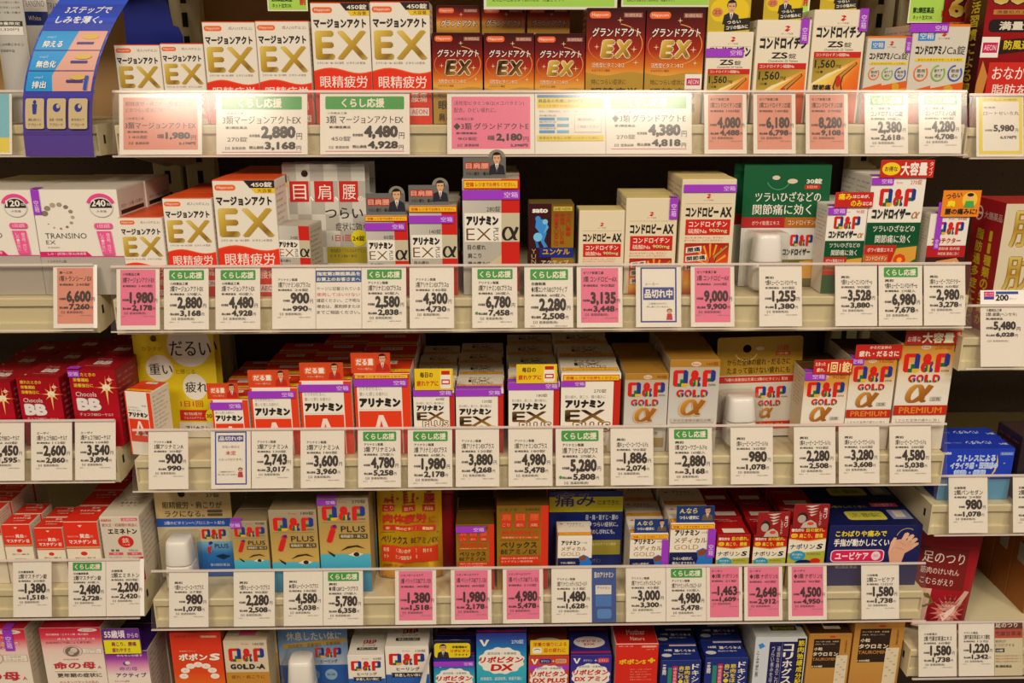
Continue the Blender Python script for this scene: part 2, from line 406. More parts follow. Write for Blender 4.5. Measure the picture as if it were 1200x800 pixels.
post(-.484, 'cream slotted upright beside the dark blue back of the promotional display')
post(.441, 'cream slotted upright behind the tall cream cartons with an arm picture')
post(.484, 'cream slotted upright behind the dark red slimming carton')

def shelf(b, i, z, y, label):
    x0, x1 = BAYS[b]
    if b == 'R' and i: x0 = (.453, .4505, .4445, .4445)[i - 1]
    if b == 'L' and i == 4: x1 = -.4615
    root = thing('gondola_shelf', ((x0 + x1) / 2, y, z), label, 'shelf', 'gondola shelves')
    hw = (x1 - x0) / 2; d = BACK - y - .023
    lo = -.001 if i <= 1 else -.007                                    # the lip's lower edge
    prof = [(d, .031), (.0155, .031), (.014, .0295), (.014, .0225), (.0175, .0215), (.0175, .0045), (.014, .0035), (.014, lo + .001), (.015, lo), (.03, lo), (.03, .027), (d, .027)]
    m = MB(); n = len(prof)
    m.add([(x, p, q) for x in (-hw + .0015, hw - .0015) for p, q in prof], [(k, (k + 1) % n, (k + 1) % n + n, k + n) for k in range(n)], 'cream_metal')
    m.build('deck', root)
    for s in (-1, 1):
        c = MB(); pts = [(.0142, .031), (d, .031), (d, -.03 if i else 0), (d - .04, -.03 if i else 0), (.06, -.002 if i else 0), (.03, lo + .0002), (.0142, lo + .0002)]
        P = [(s * hw - s * .0015 * k, p, q) for k in (0, 1) for p, q in pts]; q = len(pts)
        c.add(P, [tuple(range(q)), tuple(range(q, 2 * q))[::-1]] + [(k, (k + 1) % q, (k + 1) % q + q, k + q) for k in range(q)], 'cream_metal')
        e = c.build('end_bracket', root)
        h = MB(); h.box(s * (hw - .0004), s * (hw + .0003), .026, .030, .011, .020, 'slot_black'); h.build('slot', e)
    if i == 0: return root
    r = MB(); tv = Vector((0, GT, GH)); nn = Vector((0, -GH, GT)).normalized()
    def sheet(mb, a, bb, z0, z1, t0, t1, c):
        P = [Vector((x, 0, 0)) + tv * zz - nn * tt for zz in (z0, z1) for tt in (t0, t1) for x in (a, bb)]
        mb.add([tuple(p) for p in P], [(0, 2, 3, 1), (4, 5, 7, 6), (0, 1, 5, 4), (2, 6, 7, 3), (0, 4, 6, 2), (1, 3, 7, 5)], c)
    sheet(r, -hw, hw, 0, 1, 0, .0009, 'clear_rail')
    pr = r.build('price_rail', root)
    e = MB(); sheet(e, -hw, hw, .975, 1.012, -.0004, .0016, 'clear_edge'); sheet(e, -hw, hw, -.01, .012, -.0004, .0022, 'clear_edge'); e.build('rail_edge_glint', pr)  # milky strips imitate the bright edges where the plastic catches light
    return root
for b in 'MLR':
    for i, (z, y) in enumerate(zip(BZ[b], BY[b])):
        shelf(b, i, z, y, f'cream metal {SHELFNAME[i]} shelf with clear price rail in the {BAYNAME[b]}')
def deckz(b, row): return BZ[b][row + 1] + LIP
# ------------------------------------------------------------------ printed fronts, one function per kind of carton
G4 = ['成分・分量 1日量中', '用法・用量 成人15才以上', '効能・効果 次の諸症状', '使用上の注意をよく読み', '保管及び取扱い上の注意']
def s_plain(c='6b655c', lines=9):
    def fn(F):
        for i in range(lines):
            F.t(G4[i % 5], .1, .16 + i * .13, .9 - .13 * (i % 3), .21 + i * .13, c); F.k -= 1
        F.k += 1
    return fn
def s_none(F): pass
def sticker(F, x0, y0, x1, y1, txt='空箱', side='r'):
    F.r(x0, y0, x1, y1, 'purple'); w = x1 - x0; h = y1 - y0
    if w > h: F.t(txt, x1 - h * 1.7, y0 + h * .2, x1 - h * .2, y1 - h * .2, 'f0d8f4')
    else: F.vt(txt, x0 + w * .2, y1 - w * 1.9, x1 - w * .2, y1 - w * .25, 'f0d8f4')
def mag(F, n=''):
    F.r(0, 0, 1, .012, 'orange'); F.rr(.03, .07, .37, .165, .045, 'ef6a2e'); F.t('Hapycom', .07, .09, .33, .148, 'white')
    if n:
        F.p([(.5, 0), (1, 0), (1, .125), (.6, .125)], 'dark'); F.t(n, .62, .025, .96, .11, 'white', .02)
        F.p([(.62, .125), (1, .125), (1, .205), (.68, .205)], 'f0c41e'); F.t('大容量', .72, .137, .95, .195, 'dark')
    else: F.t('成人(15才以上)', .5, .085, .95, .15, 'grey')
    F.t('マージョンアクト', .04, .255, .94, .405, 'dark', .05)
    F.t('E', .05, .45, .38, .92, 'goldEX', .03); F.t('X', .42, .45, .95, .92, 'goldEX', .03)
    F.t('ビタミンB1・B6・B12 製剤', .07, .955, .52, .995, 'grey'); F.t('ビタミンE 配合', .58, .955, .9, .995, 'grey')
    if F.H > 1.2:
        F.p([(0, 1.12)] + [(i / 10, 1.1 - .045 * math.sin(i * .62 - .2)) for i in range(11)] + [(1, 3), (0, 3)], 'orange')
        F.p([(0, 1.14)] + [(i / 10, 1.12 - .045 * math.sin(i * .62 - .2)) for i in range(11)] + [(1, 3), (0, 3)], 'e8341a')
        F.t('眼精疲労', .1, 1.19, .92, 1.39, 'white', .01); F.t('肩こり・腰痛', .1, 1.46, .92, 1.62, 'white', .01)
        F.r(.62, 1.72, .95, 1.85, 'white'); F.t('AEON', .65, 1.745, .92, 1.825, 'hot', .01)
def grand(F, a='goldEX'):
    F.r(0, 0, 1, F.H, 'grandbg'); F.rr(.05, .05, .41, .16, .05, 'ef6a2e'); F.t('Hapycom', .09, .075, .37, .14, 'white')
    F.r(.63, .07, .95, .145, '9a5a4a'); F.t('第3類医薬品', .65, .083, .93, .135, 'e6cdbc')
    F.o_(.5, .58, .47, .34, .014, 'e8a05a', -80, 75); F.o_(.5, .6, .47, .3, .014, 'd9753c', 110, 220)
    F.ot('グランドアクト', .1, .31, .93, .455, 'white', '4a0e0c', .02, .06, .12)
    F.ot('E', .25, .51, .49, .8, a, 'f2d9b8', .055, .05, .12); F.ot('X', .49, .51, .78, .8, a, 'f2d9b8', .055, .05, .12)
    F.star(.57, .19, .05, 'f4d9a8'); F.star(.18, .62, .05, 'f4d9a8'); F.star(.82, .66, .06, 'f4d9a8'); F.star(.86, .88, .05, 'f4d9a8')
    F.t('活性型ビタミンB12', .1, .88, .66, .96, 'f0e2c8', .01); F.t('メコバラミン配合', .1, .985, .42, 1.02, 'dark')
    F.p([(0, 1.08)] + [(i / 10, 1.06 - .03 * math.sin(i * .7 + 2.4)) for i in range(11)] + [(1, 4), (0, 4)], 'b8923a')
    F.t('特につらい症状に', .1, 1.15, .7, 1.24, 'dark'); F.t('眼精疲労', .1, 1.29, .9, 1.47, 'dark', .02); F.t('肩こり・腰痛', .1, 1.54, .9, 1.7, 'dark', .02)
def zlogo(F, cx, y, q):
    F.p([(cx - q, y + q * .3), (cx + q * .2, y), (cx + q, y + q * .5), (cx + q * .1, y + q * 1.1), (cx + q, y + q * 1.2), (cx, y + q * 2), (cx - q, y + q * 1.6), (cx + q * .1, y + q * .7)], 'red')
    F.t('ゼリア新薬', cx - q * 2, y + q * 2.3, cx + q * 2, y + q * 2.9, 'grey')
def arm(F, x, y, s):
    F.p([(x + s * .95, y), (x + s, y + .08 * s), (x + s * .55, y + .5 * s), (x + s * .5, y + .75 * s), (x + s * .62, y + 1.2 * s), (x + s * .35, y + 1.25 * s), (x + .2 * s, y + .85 * s), (x + .3 * s, y + .5 * s)], '5a3a12')
    F.p([(x + s * .93, y + .02 * s), (x + s * .96, y + .08 * s), (x + s * .5, y + .5 * s), (x + s * .45, y + .75 * s), (x + s * .55, y + 1.17 * s), (x + s * .38, y + 1.2 * s), (x + .25 * s, y + .85 * s), (x + .35 * s, y + .5 * s)], 'c98a3a')
    F.e(x + .38 * s, y + .66 * s, .09 * s, .2 * s, 'c8321c')
def zs(F):
    zlogo(F, .56, .09, .055); F.ln([(.1, .29), (.95, .29)], .008, 'c8b890'); F.t('コンドロイチン', .07, .29, .95, .5, 'dark', .06)
    F.t('ZS', .3, .555, .6, .665, 'dark', .03); F.t('錠', .62, .575, .76, .665, 'dark'); F.t('Chondroitin ZS Tablets', .25, .685, .8, .725, 'grey')
    F.r(.06, .745, .96, .855, 'red'); F.t('コンドロイチン硫酸Na', .1, .77, .74, .83, 'white', .01)
    F.r(.06, .855, .96, 3, 'flame'); F.p([(.06, .855), (.96, .855), (.6, 1.02), (.06, 1.32)], 'olive')
    F.p([(.06, 1.32), (.35, 1.14), (.75, 1.0), (.4, 1.18), (.06, 1.37)], 'f2e6b0')
    F.t('1,560', .09, .89, .48, 1.06, 'dark', .02); F.t('mg', .5, .98, .6, 1.05, 'dark'); F.t('1日量', .12, 1.09, .26, 1.13, 'dark')
    arm(F, .36, .92, .55)
    F.t('関節痛', .09, 1.34, .44, 1.46, 'dark', .03); F.t('腰痛', .09, 1.5, .32, 1.62, 'dark', .03)
def camino(F):
    F.r(0, 0, 1, .035, 'e87a1e'); F.r(.1, .1, .4, .27, '3a8ad6'); F.t('空箱', .13, .13, .37, .24, 'white', .01); zlogo(F, .56, .1, .05)
    F.t('コンドロアミノ', .08, .35, .62, .5, 'dark', .055); F.t('Ca錠', .64, .35, .96, .5, 'dark')
    F.r(.1, .555, .96, .61, 'yel'); F.t('あなたの歩みをサポートする成分', .14, .565, .92, .602, 'dark')
    for cx, c, tx in ((.22, 'ee7a2e', '筋肉'), (.53, '7cc04a', '骨ケア'), (.83, '3a5cc8', '軟骨')):
        F.o_(cx, .81, .13, .14, .025, c, -40, 270); F.t(tx, cx - .07, .74, cx + .07, .8, 'dark'); F.t('成分', cx - .06, .82, cx + .06, .88, 'dark')
    F.p([(0, 1.13), (.42, 1.02), (.42, 1.07), (1, .96), (1, 3), (0, 3)], 'e0641c')
    F.p([(.3, 1.3), (.6, 1.18), (1, 1.12), (1, 3), (.2, 3)], 'ea9a2e')
    F.p([(.66, 1.05), (.74, 1.0), (.82, 1.05), (.83, 1.14), (.95, 1.25), (.9, 1.4), (.8, 1.34), (.62, 1.4), (.5, 1.36), (.6, 1.25), (.68, 1.16)], 'd6a82e')
    F.r(.04, 1.24, .5, 1.32, 'ead9a8'); F.t('透明体質に活力', .06, 1.25, .48, 1.31, 'dark', .01)
def ax(F):
    zlogo(F, .5, .26, .045); F.ln([(.08, .44), (.94, .44)], .006, 'b8a880'); F.t('コンドロビー', .09, .49, .7, .69, 'dark', .06); F.t('AX', .73, .5, .94, .69, 'dark', .045)
    F.r(.1, .73, .93, 1.02, 'red'); F.t('コンドロイチン', .16, .765, .87, .87, 'white', .02); F.t('硫酸Na', .15, .9, .5, .99, 'f2d9c8', .015)
    F.ot('900mg', .54, .9, .88, .99, 'f0d890', '6a0d14', .02, .04)
    F.t('ガンマ-オリザノール、チアミン', .1, 1.05, .82, 1.085, 'red'); F.t('ピリドキシン、シアノコバラミン', .1, 1.1, .8, 1.135, 'red')
    F.r(.1, 1.17, .93, 3, 'burst')
    for i in range(7):
        a = RAD(200 + i * 22); F.p([(.6, 1.6), (.6 + .32 * math.cos(a - .06), 1.6 + .42 * math.sin(a - .06)), (.6 + .32 * math.cos(a + .06), 1.6 + .42 * math.sin(a + .06))], 'f2a42a'); F.k -= 1
    F.k += 1
    arm(F, .45, 1.2, .48)
    for i, t in enumerate(('腰痛', '関節痛', '神経痛')):
        y = 1.22 + i * .16; x1 = .42 if i == 0 else .52
        if y + .14 < F.H: F.p([(.13, y + .03), (x1, y), (x1, y + .11), (.13, y + .14)], 'f2e8d8'); F.t(t, .15, y + .025, x1 - .02, y + .115, 'dark', .03, 0, 5)
def exa(F, n='280錠', top=.34):
    y = top
    F.r(0, 0, 1, F.H, 'silverbg'); F.r(.68, 0, 1, y + .3, 'red'); F.t(n, .42, y + .17, .66, y + .27, 'dark')
    F.r(.03, y + .29, .68, y + .8, 'f0ebe0'); F.r(.68, y + .29, 1, y + .8, 'c9bfa2'); F.t('アリナミン', .06, y + .34, .63, y + .51, 'dark', .095)
    F.t('EX', .06, y + .56, .5, y + .77, 'dgold', -.01); F.t('PLUS', .54, y + .55, .63, y + .78, 'dark', 0, 0, 90)
    F.al(.7, y + .53, .97, y + .77, 'dark', .2)
    F.p([(.3, y + 1.3), (1, y + .8), (1, 3), (.3, 3)], 'cdbf9a'); F.r(.68, y + .8, 1, y + 1.7, 'red')
    for i, t in enumerate(('目の疲れ', '肩こり', '腰の痛みに')): F.t(t, .08, y + .85 + i * .15, (.4, .32, .48)[i], y + .94 + i * .15, 'dark')
def alia(F, n='270錠', top=.16):
    y = top
    F.r(0, 0, 1, F.H, 'e8401a'); F.r(.05, 0, .85, F.H, 'f2ece0'); F.t(n, .62, y + .0, .8, y + .07, 'dark')
    F.t('カラダがだるい、', .09, y + .08, .5, y + .15, 'grey'); F.t('重いと感じる疲れに', .09, y + .18, .6, y + .25, 'grey')
    F.t('アリナミン', .08, y + .29, .82, y + .47, 'dark', .095); F.ln([(.07, y + .51), (.83, y + .51)], .006, 'lgrey')
    F.r(.07, y + .54, .83, y + 1.4, 'e8401a'); F.p([(.42, y + .62), (.5, y + .62), (.68, y + 1.12), (.71, y + 1.12), (.71, y + 1.16), (.52, y + 1.16), (.52, y + 1.12), (.56, y + 1.12), (.525, y + .98), (.4, y + .98), (.36, y + 1.12), (.41, y + 1.12), (.41, y + 1.16), (.24, y + 1.16), (.24, y + 1.12), (.28, y + 1.12)], 'f2e6da')
    F.p([(.46, y + .72), (.51, y + .93), (.41, y + .93)], 'e8401a')
def alia_top(F):
    F.r(0, 0, 1, F.H, 'e2401c'); F.r(.28, .1, .72, F.H - .3, 'f0e8da'); F.t('アリナミン', .32, .14, .68, .24, 'dark', .03)
    F.r(.28, .3, .72, F.H - .3, 'd6381a'); F.r(0, F.H - .24, 1, F.H - .08, 'f0c41e'); F.t('空箱 レジまでお持ちください', .06, F.H - .2, .94, F.H - .12, 'c8321c', .01)
def explus(F, n='270錠', top=.18):
    y = top
    F.r(0, 0, 1, F.H, 'f2ece0'); F.r(.88, .1, 1, F.H, 'c8281a'); F.t(n, .55, y + .1, .76, y + .17, 'dark')
    F.t('目の疲れ、肩こり、腰の痛みに', .07, y + .21, .75, y + .27, 'grey'); F.t('アリナミン', .07, y + .29, .74, y + .44, 'dark', .095)
    F.t('EX', .07, y + .47, .76, y + .69, 'darkEX', .03); F.ot('PLUS', .22, y + .7, .84, y + .86, 'f2ece0', '7a5a20', .02, .07)
    F.t('神経痛・筋肉痛・関節痛', .1, y + .98, .75, y + 1.05, 'dark'); F.r(.07, y + 1.12, .8, y + 1.6, 'c8b070')
def explus_top(F):
    F.r(0, 0, 1, F.H, 'e6ddca'); F.t('アリナミン', .25, .1, .75, .2, 'dark', .03); F.t('EX', .25, .24, .72, .42, 'darkEX', .02); F.ot('PLUS', .35, .42, .78, .52, 'f2ece0', '7a5a20', .02, .06)
    F.r(.02, F.H - .26, .98, F.H - .09, 'c8281a'); F.r(.03, F.H - .24, .97, F.H - .11, 'f0c41e'); F.t('空箱 レジまでお持ちください', .08, F.H - .21, .92, F.H - .14, 'c8321c', .01)
def qp(F, x0, y0, x1, y1, c='rain', b=.058):
    """heavy squarish letters printed in red, blue, green and yellow blocks"""
    w = x1 - x0; h = y1 - y0; R_, B_, G_, Y_ = 'd9201c', '26368f', '0f6e40', 'e8b41e'
    def q(xa, ya, xb, yb, col, cut=()):
        X0, Y0_, X1, Y1 = x0 + w * xa, y0 + h * ya, x0 + w * xb, y0 + h * yb; k = min(.045 * w, .12 * h); pts = []
        for cx, cy, sx, sy, n in ((X0, Y0_, 1, 1, 'a'), (X1, Y0_, -1, 1, 'b'), (X1, Y1, -1, -1, 'c'), (X0, Y1, 1, -1, 'd')):
            if n in cut: pts += [(cx, cy + sy * k), (cx + sx * k, cy)] if n in 'ac' else [(cx + sx * k, cy), (cx, cy + sy * k)]
            else: pts.append((cx, cy))
        F.p(pts, col)
    q(0, 0, .11, 1, R_, 'ad'); q(.11, 0, .27, .2, R_); q(.24, 0, .35, .5, B_, 'b'); q(.24, .5, .35, .82, B_); q(.11, .8, .22, 1, G_); q(.2, .8, .36, 1.0, Y_, 'c'); q(.17, .56, .25, .8, G_)
    F.t('&', x0 + w * .385, y0, x0 + w * .665, y1, c, b)
    q(.7, 0, .81, 1, R_, 'a'); q(.81, 0, .92, .2, R_); q(.89, 0, 1, .52, B_, 'b'); q(.81, .5, .92, .69, G_); q(.89, .52, 1, .69, B_, 'c');
def gold_(F, x0, y0, x1, y1, c='rain', b=.06):
    w = x1 - x0
    for i, ch in enumerate('GOLD'): F.t(ch, x0 + w * (i * .26), y0, x0 + w * (i * .26 + .23), y1, c, b)
def kowa(F, cx, cy, q=.09, c='d8c9b0', tc='red'): F.e(cx, cy, q, q * .5, c); F.t('Kowa', cx - q * .7, cy - q * .25, cx + q * .7, cy + q * .25, tc)
def qpgold(F, n='160錠'):
    F.r(0, 0, 1, F.H, 'qpgold'); F.r(0, 0, 1, .15, 'b3802c'); kowa(F, .52, .085, .1); F.t(n, .73, .04, .96, .12, '7a2c14')
    qp(F, .07, .21, .92, .56); F.t('KOWA', .79, .5, .93, .545, 'dark'); gold_(F, .15, .62, .78, .78); F.al(.27, .83, .7, 1.17, 'd8b890', .36, .15); F.al(.28, .84, .69, 1.16, 'alpha', .26, .15)
    F.r(.06, 1.24, .94, 1.33, 'lgrey'); F.t('からだ全体の疲れの時', .12, 1.255, .88, 1.315, 'wine'); F.t('滋養強壮 肉体疲労', .12, 1.42, .8, 1.5, 'dark'); F.r(.06, 1.58, .94, 1.8, 'a08a50')
def qpprem(F, n='280錠', top=.0):
    y = top
    F.r(0, 0, 1, F.H, 'qpprem'); kowa(F, .46, y + .08, .09); F.t(n, .62, y + .03, .94, y + .13, 'b8541c', .01)
    qp(F, .08, y + .2, .92, y + .56); F.t('KOWA', .79, y + .51, .93, y + .55, 'dark'); gold_(F, .2, y + .6, .78, y + .75); F.al(.23, y + .8, .62, y + 1.13, 'alpha', .27, .2)
    F.o_(.76, y + 1.07, .001, .001, .001, 'grey'); F.r(.66, y + 1.03, .86, y + 1.11, 'lgrey'); F.t('空箱', .69, y + 1.045, .83, y + 1.1, 'dark')
    F.r(0, y + 1.2, 1, y + 1.39, 'c22a18'); F.t('PREMIUM', .1, y + 1.235, .9, y + 1.36, 'e08a2a', .02)
    F.r(.08, y + 1.45, .92, y + 1.53, 'f0e8da'); F.t('からだ全体の疲れに効く', .11, y + 1.465, .89, y + 1.52, 'dark')
def qpcon(F, top=.0):
    y = top
    F.r(0, 0, 1, F.H, 'f0ebe0'); kowa(F, .52, y + .09, .08, 'f0ebe0'); F.t('270錠' if F.W * F.S > .053 else '90錠', .72, y + .04, .93, y + .13, 'red')
    qp(F, .18, y + .2, .84, y + .52); F.t('コンドロイザー', .07, y + .56, .79, y + .76, 'dark', .065); F.al(.82, y + .62, .94, y + .74, 'b9803a', .2, .2)
    F.r(0, y + .82, 1, y + 1.24, 'dgreen'); F.t('ツラいひざなどの', .12, y + .87, .9, y + .99, 'f0ebe0', .01); F.t('関節痛に効く', .18, y + 1.05, .84, y + 1.2, 'f0ebe0', .01)
    F.r(0, y + 1.24, 1, 4, '2a5a2a'); F.p([(0, y + 1.24), (.6, y + 1.24), (.5, y + 1.7), (0, y + 1.7)], 'c02a18'); F.t('ボウイ軟膏エキス', .06, y + 1.29, .54, y + 1.37, 'f0ebe0', .01)
    F.r(.0, y + 1.42, .46, y + 1.6, 'c8641c'); F.t('コンドロイチン', .05, y + 1.45, .44, y + 1.53, 'f0ebe0', .01)
    F.p([(.6, y + 1.3), (.98, y + 1.26), (.98, y + 1.5), (.7, y + 1.68), (.5, y + 1.66)], 'd9a23a'); F.e(.68, y + 1.52, .12, .12, 'd8401c', 8); F.e(.68, y + 1.52, .05, .05, 'f2b41e', 8)
def qptect(F):
    F.r(0, 0, 1, F.H, 'ece6da'); kowa(F, .55, .12, .1, 'ece6da'); F.t('60錠', .72, .07, .94, .16, 'red'); qp(F, .2, .2, .88, .52)
    F.t('プロテクター', .1, .6, .85, .74, 'red', .03); F.r(0, .8, 1, 1.1, 'b81c22'); F.t('関節痛 筋肉痛', .3, .84, .85, .92, 'f0d8c8'); F.t('神経痛 腰痛に効く', .3, .97, .85, 1.05, 'f0d8c8')
    F.r(0, 1.1, 1, 3, '3a1a12'); F.p([(.0, 1.5), (.3, 1.2), (.8, 1.12), (.95, 1.3), (.7, 1.6), (.3, 1.7)], 'd9965a'); F.p([(.5, 1.4), (.75, 1.2), (.85, 1.3), (.62, 1.5)], 'cfcac0')
def iplus(F, n='270錠'):
    F.scale(0.86)
    F.r(0, 0, 1, F.H, 'iplus'); F.t('Kowa', .42, .07, .58, .12, 'red'); F.t(n, .68, .04, .95, .13, 'dark', .01); qp(F, .08, .2, .93, .56); F.t('KOWA', .79, .5, .93, .545, 'dark')
    F.ln([(.08, .6), (.94, .6)], .005, '7a6a3a'); F.t('i', .14, .66, .36, 1.12, 'd9201c', .06, .3); F.p([(.27, .68), (.34, .66), (.36, .73), (.29, .75)], '3a2a8a')
    F.t('PLUS', .44, .7, .92, .85, 'dark', .0); F.r(.4, .9, .96, 1.02, '5a4a2a'); F.t('眼精疲労・肩こり', .43, .92, .93, 1.0, 'ece2c8', .01)
    F.r(0, 1.42, 1, 3, 'water'); F.p([(.4, 1.34), (.55, 1.22), (.75, 1.19), (.9, 1.28), (.72, 1.23), (.55, 1.27)], '2a2018')
    F.p([(.55, 1.44), (.7, 1.36), (.86, 1.42), (.72, 1.5)], 'e6dcc8'); F.e(.72, 1.43, .06, .06, '2a2018', 10); F.p([(.14, 1.32), (.3, 1.44), (.28, 1.5), (.2, 1.42)], '2a2018')
def belix(F, top=.0):
    F.scale(0.86)
    y = top
    F.r(0, 0, 1, F.H, 'belix'); F.r(.86, 0, 1, F.H, 'd8341a'); F.t('シオノギ', .06, y + .05, .4, y + .13, '3a2a12'); F.t('第3類医薬品', .55, y + .06, .83, y + .12, '3a2a12')
    for i, t in enumerate(('肩', '目', '腰')): F.r(.08 + i * .27, y + .18, .29 + i * .27, y + .55, 'cf3a1c'); F.t(t, .1 + i * .27, y + .2, .27 + i * .27, y + .36, 'e0642a', .02); F.t(('こり', '疲れ', '痛')[i], .11 + i * .27, y + .43, .25 + i * .27, y + .51, 'e8b08a')
    F.t('肉体疲労に', .1, y + .6, .82, y + .72, 'd8401c', .04); F.r(.08, y + .75, .82, y + .81, 'd8501c'); F.t('栄養補給 ビタミンB6・B2', .1, y + .76, .8, y + .8, 'ecc8a0')
    F.ln([(.06, y + .85), (.83, y + .85)], .005, '3a2a12'); F.t('ベリックス', .08, y + .89, .78, y + 1.05, 'dark', .02); F.t('BEアミノEX', .08, y + 1.08, .78, y + 1.2, 'dark', .0)
    F.r(.06, y + 1.25, .84, y + 1.47, 'd8341a'); F.t('吸収がよく高い血中濃度を維持する', .09, y + 1.28, .8, y + 1.33, 'f0d8c0'); F.t('ヒトナブエン吸収促進', .09, y + 1.36, .7, y + 1.41, 'f0d8c0')
def medg(F, n='105錠', top=.06):
    y = top
    F.r(0, 0, 1, F.H, 'f0e8da'); F.t('アリナミン', .1, y + .09, .66, y + .24, 'dark', .07); F.t(n, .7, y + .13, .86, y + .19, 'grey')
    F.t('メディカル', .1, y + .28, .84, y + .43, '9a7430', .025); F.t('GOLD', .1, y + .47, .66, y + .59, 'b58e46', .0)
    F.r(0, y + .66, 1, 3, 'navy'); F.t('つらい症状が、', .08, y + .78, .54, y + .86, 'f0e8da', .02); F.t('痛みにまできたら', .07, y + .9, .6, y + .98, 'f0e8da', .02)
    F.p([(.62, y + .62), (.76, y + .55), (.9, y + .62), (1, y + .8), (1, y + 1.3), (.7, y + 1.3), (.6, y + 1.0), (.66, y + .82)], '2a78d0')
    F.p([(.64, y + .64), (.76, y + .57), (.86, y + .62), (.8, y + .74), (.66, y + .76)], '8a4a2a'); F.p([(.56, y + 1.12), (.72, y + 1.0), (.8, y + 1.06), (.72, y + 1.24), (.56, y + 1.24)], '8a4a2a')
    F.t('第3類医薬品', .08, y + 1.12, .35, y + 1.18, 'lgrey'); F.t('神経痛・腰痛', .08, y + 1.28, .6, y + 1.38, 'f0e8da', .01)
def medg_top(F):
    F.r(0, 0, 1, F.H, 'e6dcca'); F.t('アリナミン', .3, .1, .75, .2, 'dark', .03); F.t('メディカル', .35, .24, .85, .34, '8a6a30'); F.e(.14, .16, .05, .03, 'red', 10)
    F.r(0, F.H - .22, 1, F.H - .04, 'c8281a'); F.r(.02, F.H - .2, .98, F.H - .06, 'f0b41e'); F.t('空箱 レジまでお持ちください', .06, F.H - .17, .94, F.H - .1, 'c8321c', .01)
def nap(F):
    F.scale(0.9)
    F.r(0, 0, 1, F.H, 'f0e6d0'); F.p([(0, 0), (1, 0), (1, .42), (.5, .5), (0, .42)], 'nap'); F.p([(0, .42), (.5, .5), (1, .42), (1, .45), (.5, .53), (0, .45)], 'c9a23a')
    F.t('慢性的な', .04, .09, .38, .2, 'f2e8d8', .03); F.t('目の疲れ、', .44, .06, .94, .21, 'f0d23c', .03); F.rr(.04, .26, .22, .4, .06, 'f2c81e'); F.t('つらい', .07, .3, .19, .36, 'c8321c')
    F.t('肩こり、腰痛', .26, .26, .9, .41, 'f0d23c', .03)
    F.ot('ナポリン', .04, .6, .72, .78, 'dark', 'f4eee2', .03, .06); F.ot('S', .75, .6, .93, .78, 'dark', 'f4eee2', .05, .06, .15)
    F.p([(0, .92), (1, .84), (1, 3), (0, 3)], 'napbot'); F.t('第3類医薬品', .52, .91, .88, .98, '6a6a3a'); F.e(.26, 1.0, .22, .17, '2a9ac0'); F.t('目の疲れ', .12, .92, .4, .99, 'f0f0e0'); F.t('つらい', .16, 1.02, .36, 1.09, 'f0f0e0')
    F.e(.45, 1.25, .25, .12, 'navy'); F.e(.76, 1.18, .14, .1, 'red'); F.t('肩こり', .1, 1.42, .9, 1.6, 'dark', .02)
def nap_top(F):
    F.r(0, 0, 1, F.H, 'a81418'); F.r(.2, F.H - .36, .86, F.H - .1, 'e6d9c8'); F.t('慢性的な目の疲れ', .1, .1, .62, .16, 'e6c8b8'); F.t('ナポリンS 肩こり', .2, .2, .8, .28, 'e6c8b8')
def mastigen(F):
    F.r(0, 0, 1, F.H, 'e8321c'); F.p([(.42, .1), (.55, .1), (.49, .17)], 'f0d8c8'); F.t('のみざわりを', .08, .44, .4, .5, 'f0d8c8'); F.t('貧血', .44, .38, .74, .53, 'f2e8d8', .03); F.t('に', .77, .43, .85, .5, 'f2e8d8')
    F.t('マスチゲン', .1, .58, .76, .72, 'f2e8d8', .04); F.t('錠', .8, .58, .92, .72, 'f2e8d8', .02)
    F.r(0, .8, 1, .85, 'c9a46a'); F.r(0, .88, 1, 3, 'ece2cc'); F.e(.5, 1.04, .1, .07, 'e02a1a'); F.t('溶性ピロリン酸第二鉄', .22, 1.16, .82, 1.22, 'dark', .01); F.t('第2類医薬品', .3, 1.35, .7, 1.43, 'grey')
def mast_top(F):
    F.r(0, 0, 1, F.H, 'd82c1a'); F.r(0, .03, 1, .05, 'f0d8c8'); F.t('貧血', .5, .1, .75, .2, 'f2e0d0', .02); F.t('マスチゲン錠', .2, .28, .85, .4, 'f2e0d0', .04); F.t('日本臓器製薬', .3, .5, .72, .57, 'f2d0c0')
def emin(F):
    F.scale(0.9)
    F.t('sato', .04, .06, .3, .14, 'c8321c', .03); F.r(.55, .03, .96, .13, 'e0607a'); F.t('第2類医薬品', .6, .05, .92, .11, 'f2e0d8'); F.t('鉄欠乏・妊娠期の貧血に', .05, .2, .95, .3, 'b03a2a', .01)
    F.t('エミネトン', .18, .36, .92, .54, 'dark', .045); F.e(.6, .78, .2, .19, 'd8281c'); F.t('鉄', .51, .66, .69, .82, 'f2e0d0'); F.t('ヘム鉄', .5, .85, .7, .9, 'f2e0d0')
    for x, t in ((.15, '葉 酸'), (.62, 'ビタミンC')): F.t(t, x + .04, 1.02, x + .26, 1.09, 'dark', .01); F.r(x - .02, 1.12, x + .34, 1.2, 'e0506a'); F.t('配合', x + .1, 1.135, x + .24, 1.185, 'f2e0d8'); F.t('レバー', x, 1.25, x + .3, 1.3, 'grey')
    F.p([(.75, 1.3), (1, 1.25), (1, 2), (.8, 2)], 'c82a4a')
def emin_top(F):
    F.r(0, 0, 1, F.H, 'd6cdb8'); F.t('鉄欠乏・貧血に', .28, .14, .78, .22, 'b03a2a'); F.t('エミネトン', .25, .3, .8, .42, 'dark', .04)
    for i in range(3): F.e(.35 + i * .17, .52, .03, .025, 'red', 8)
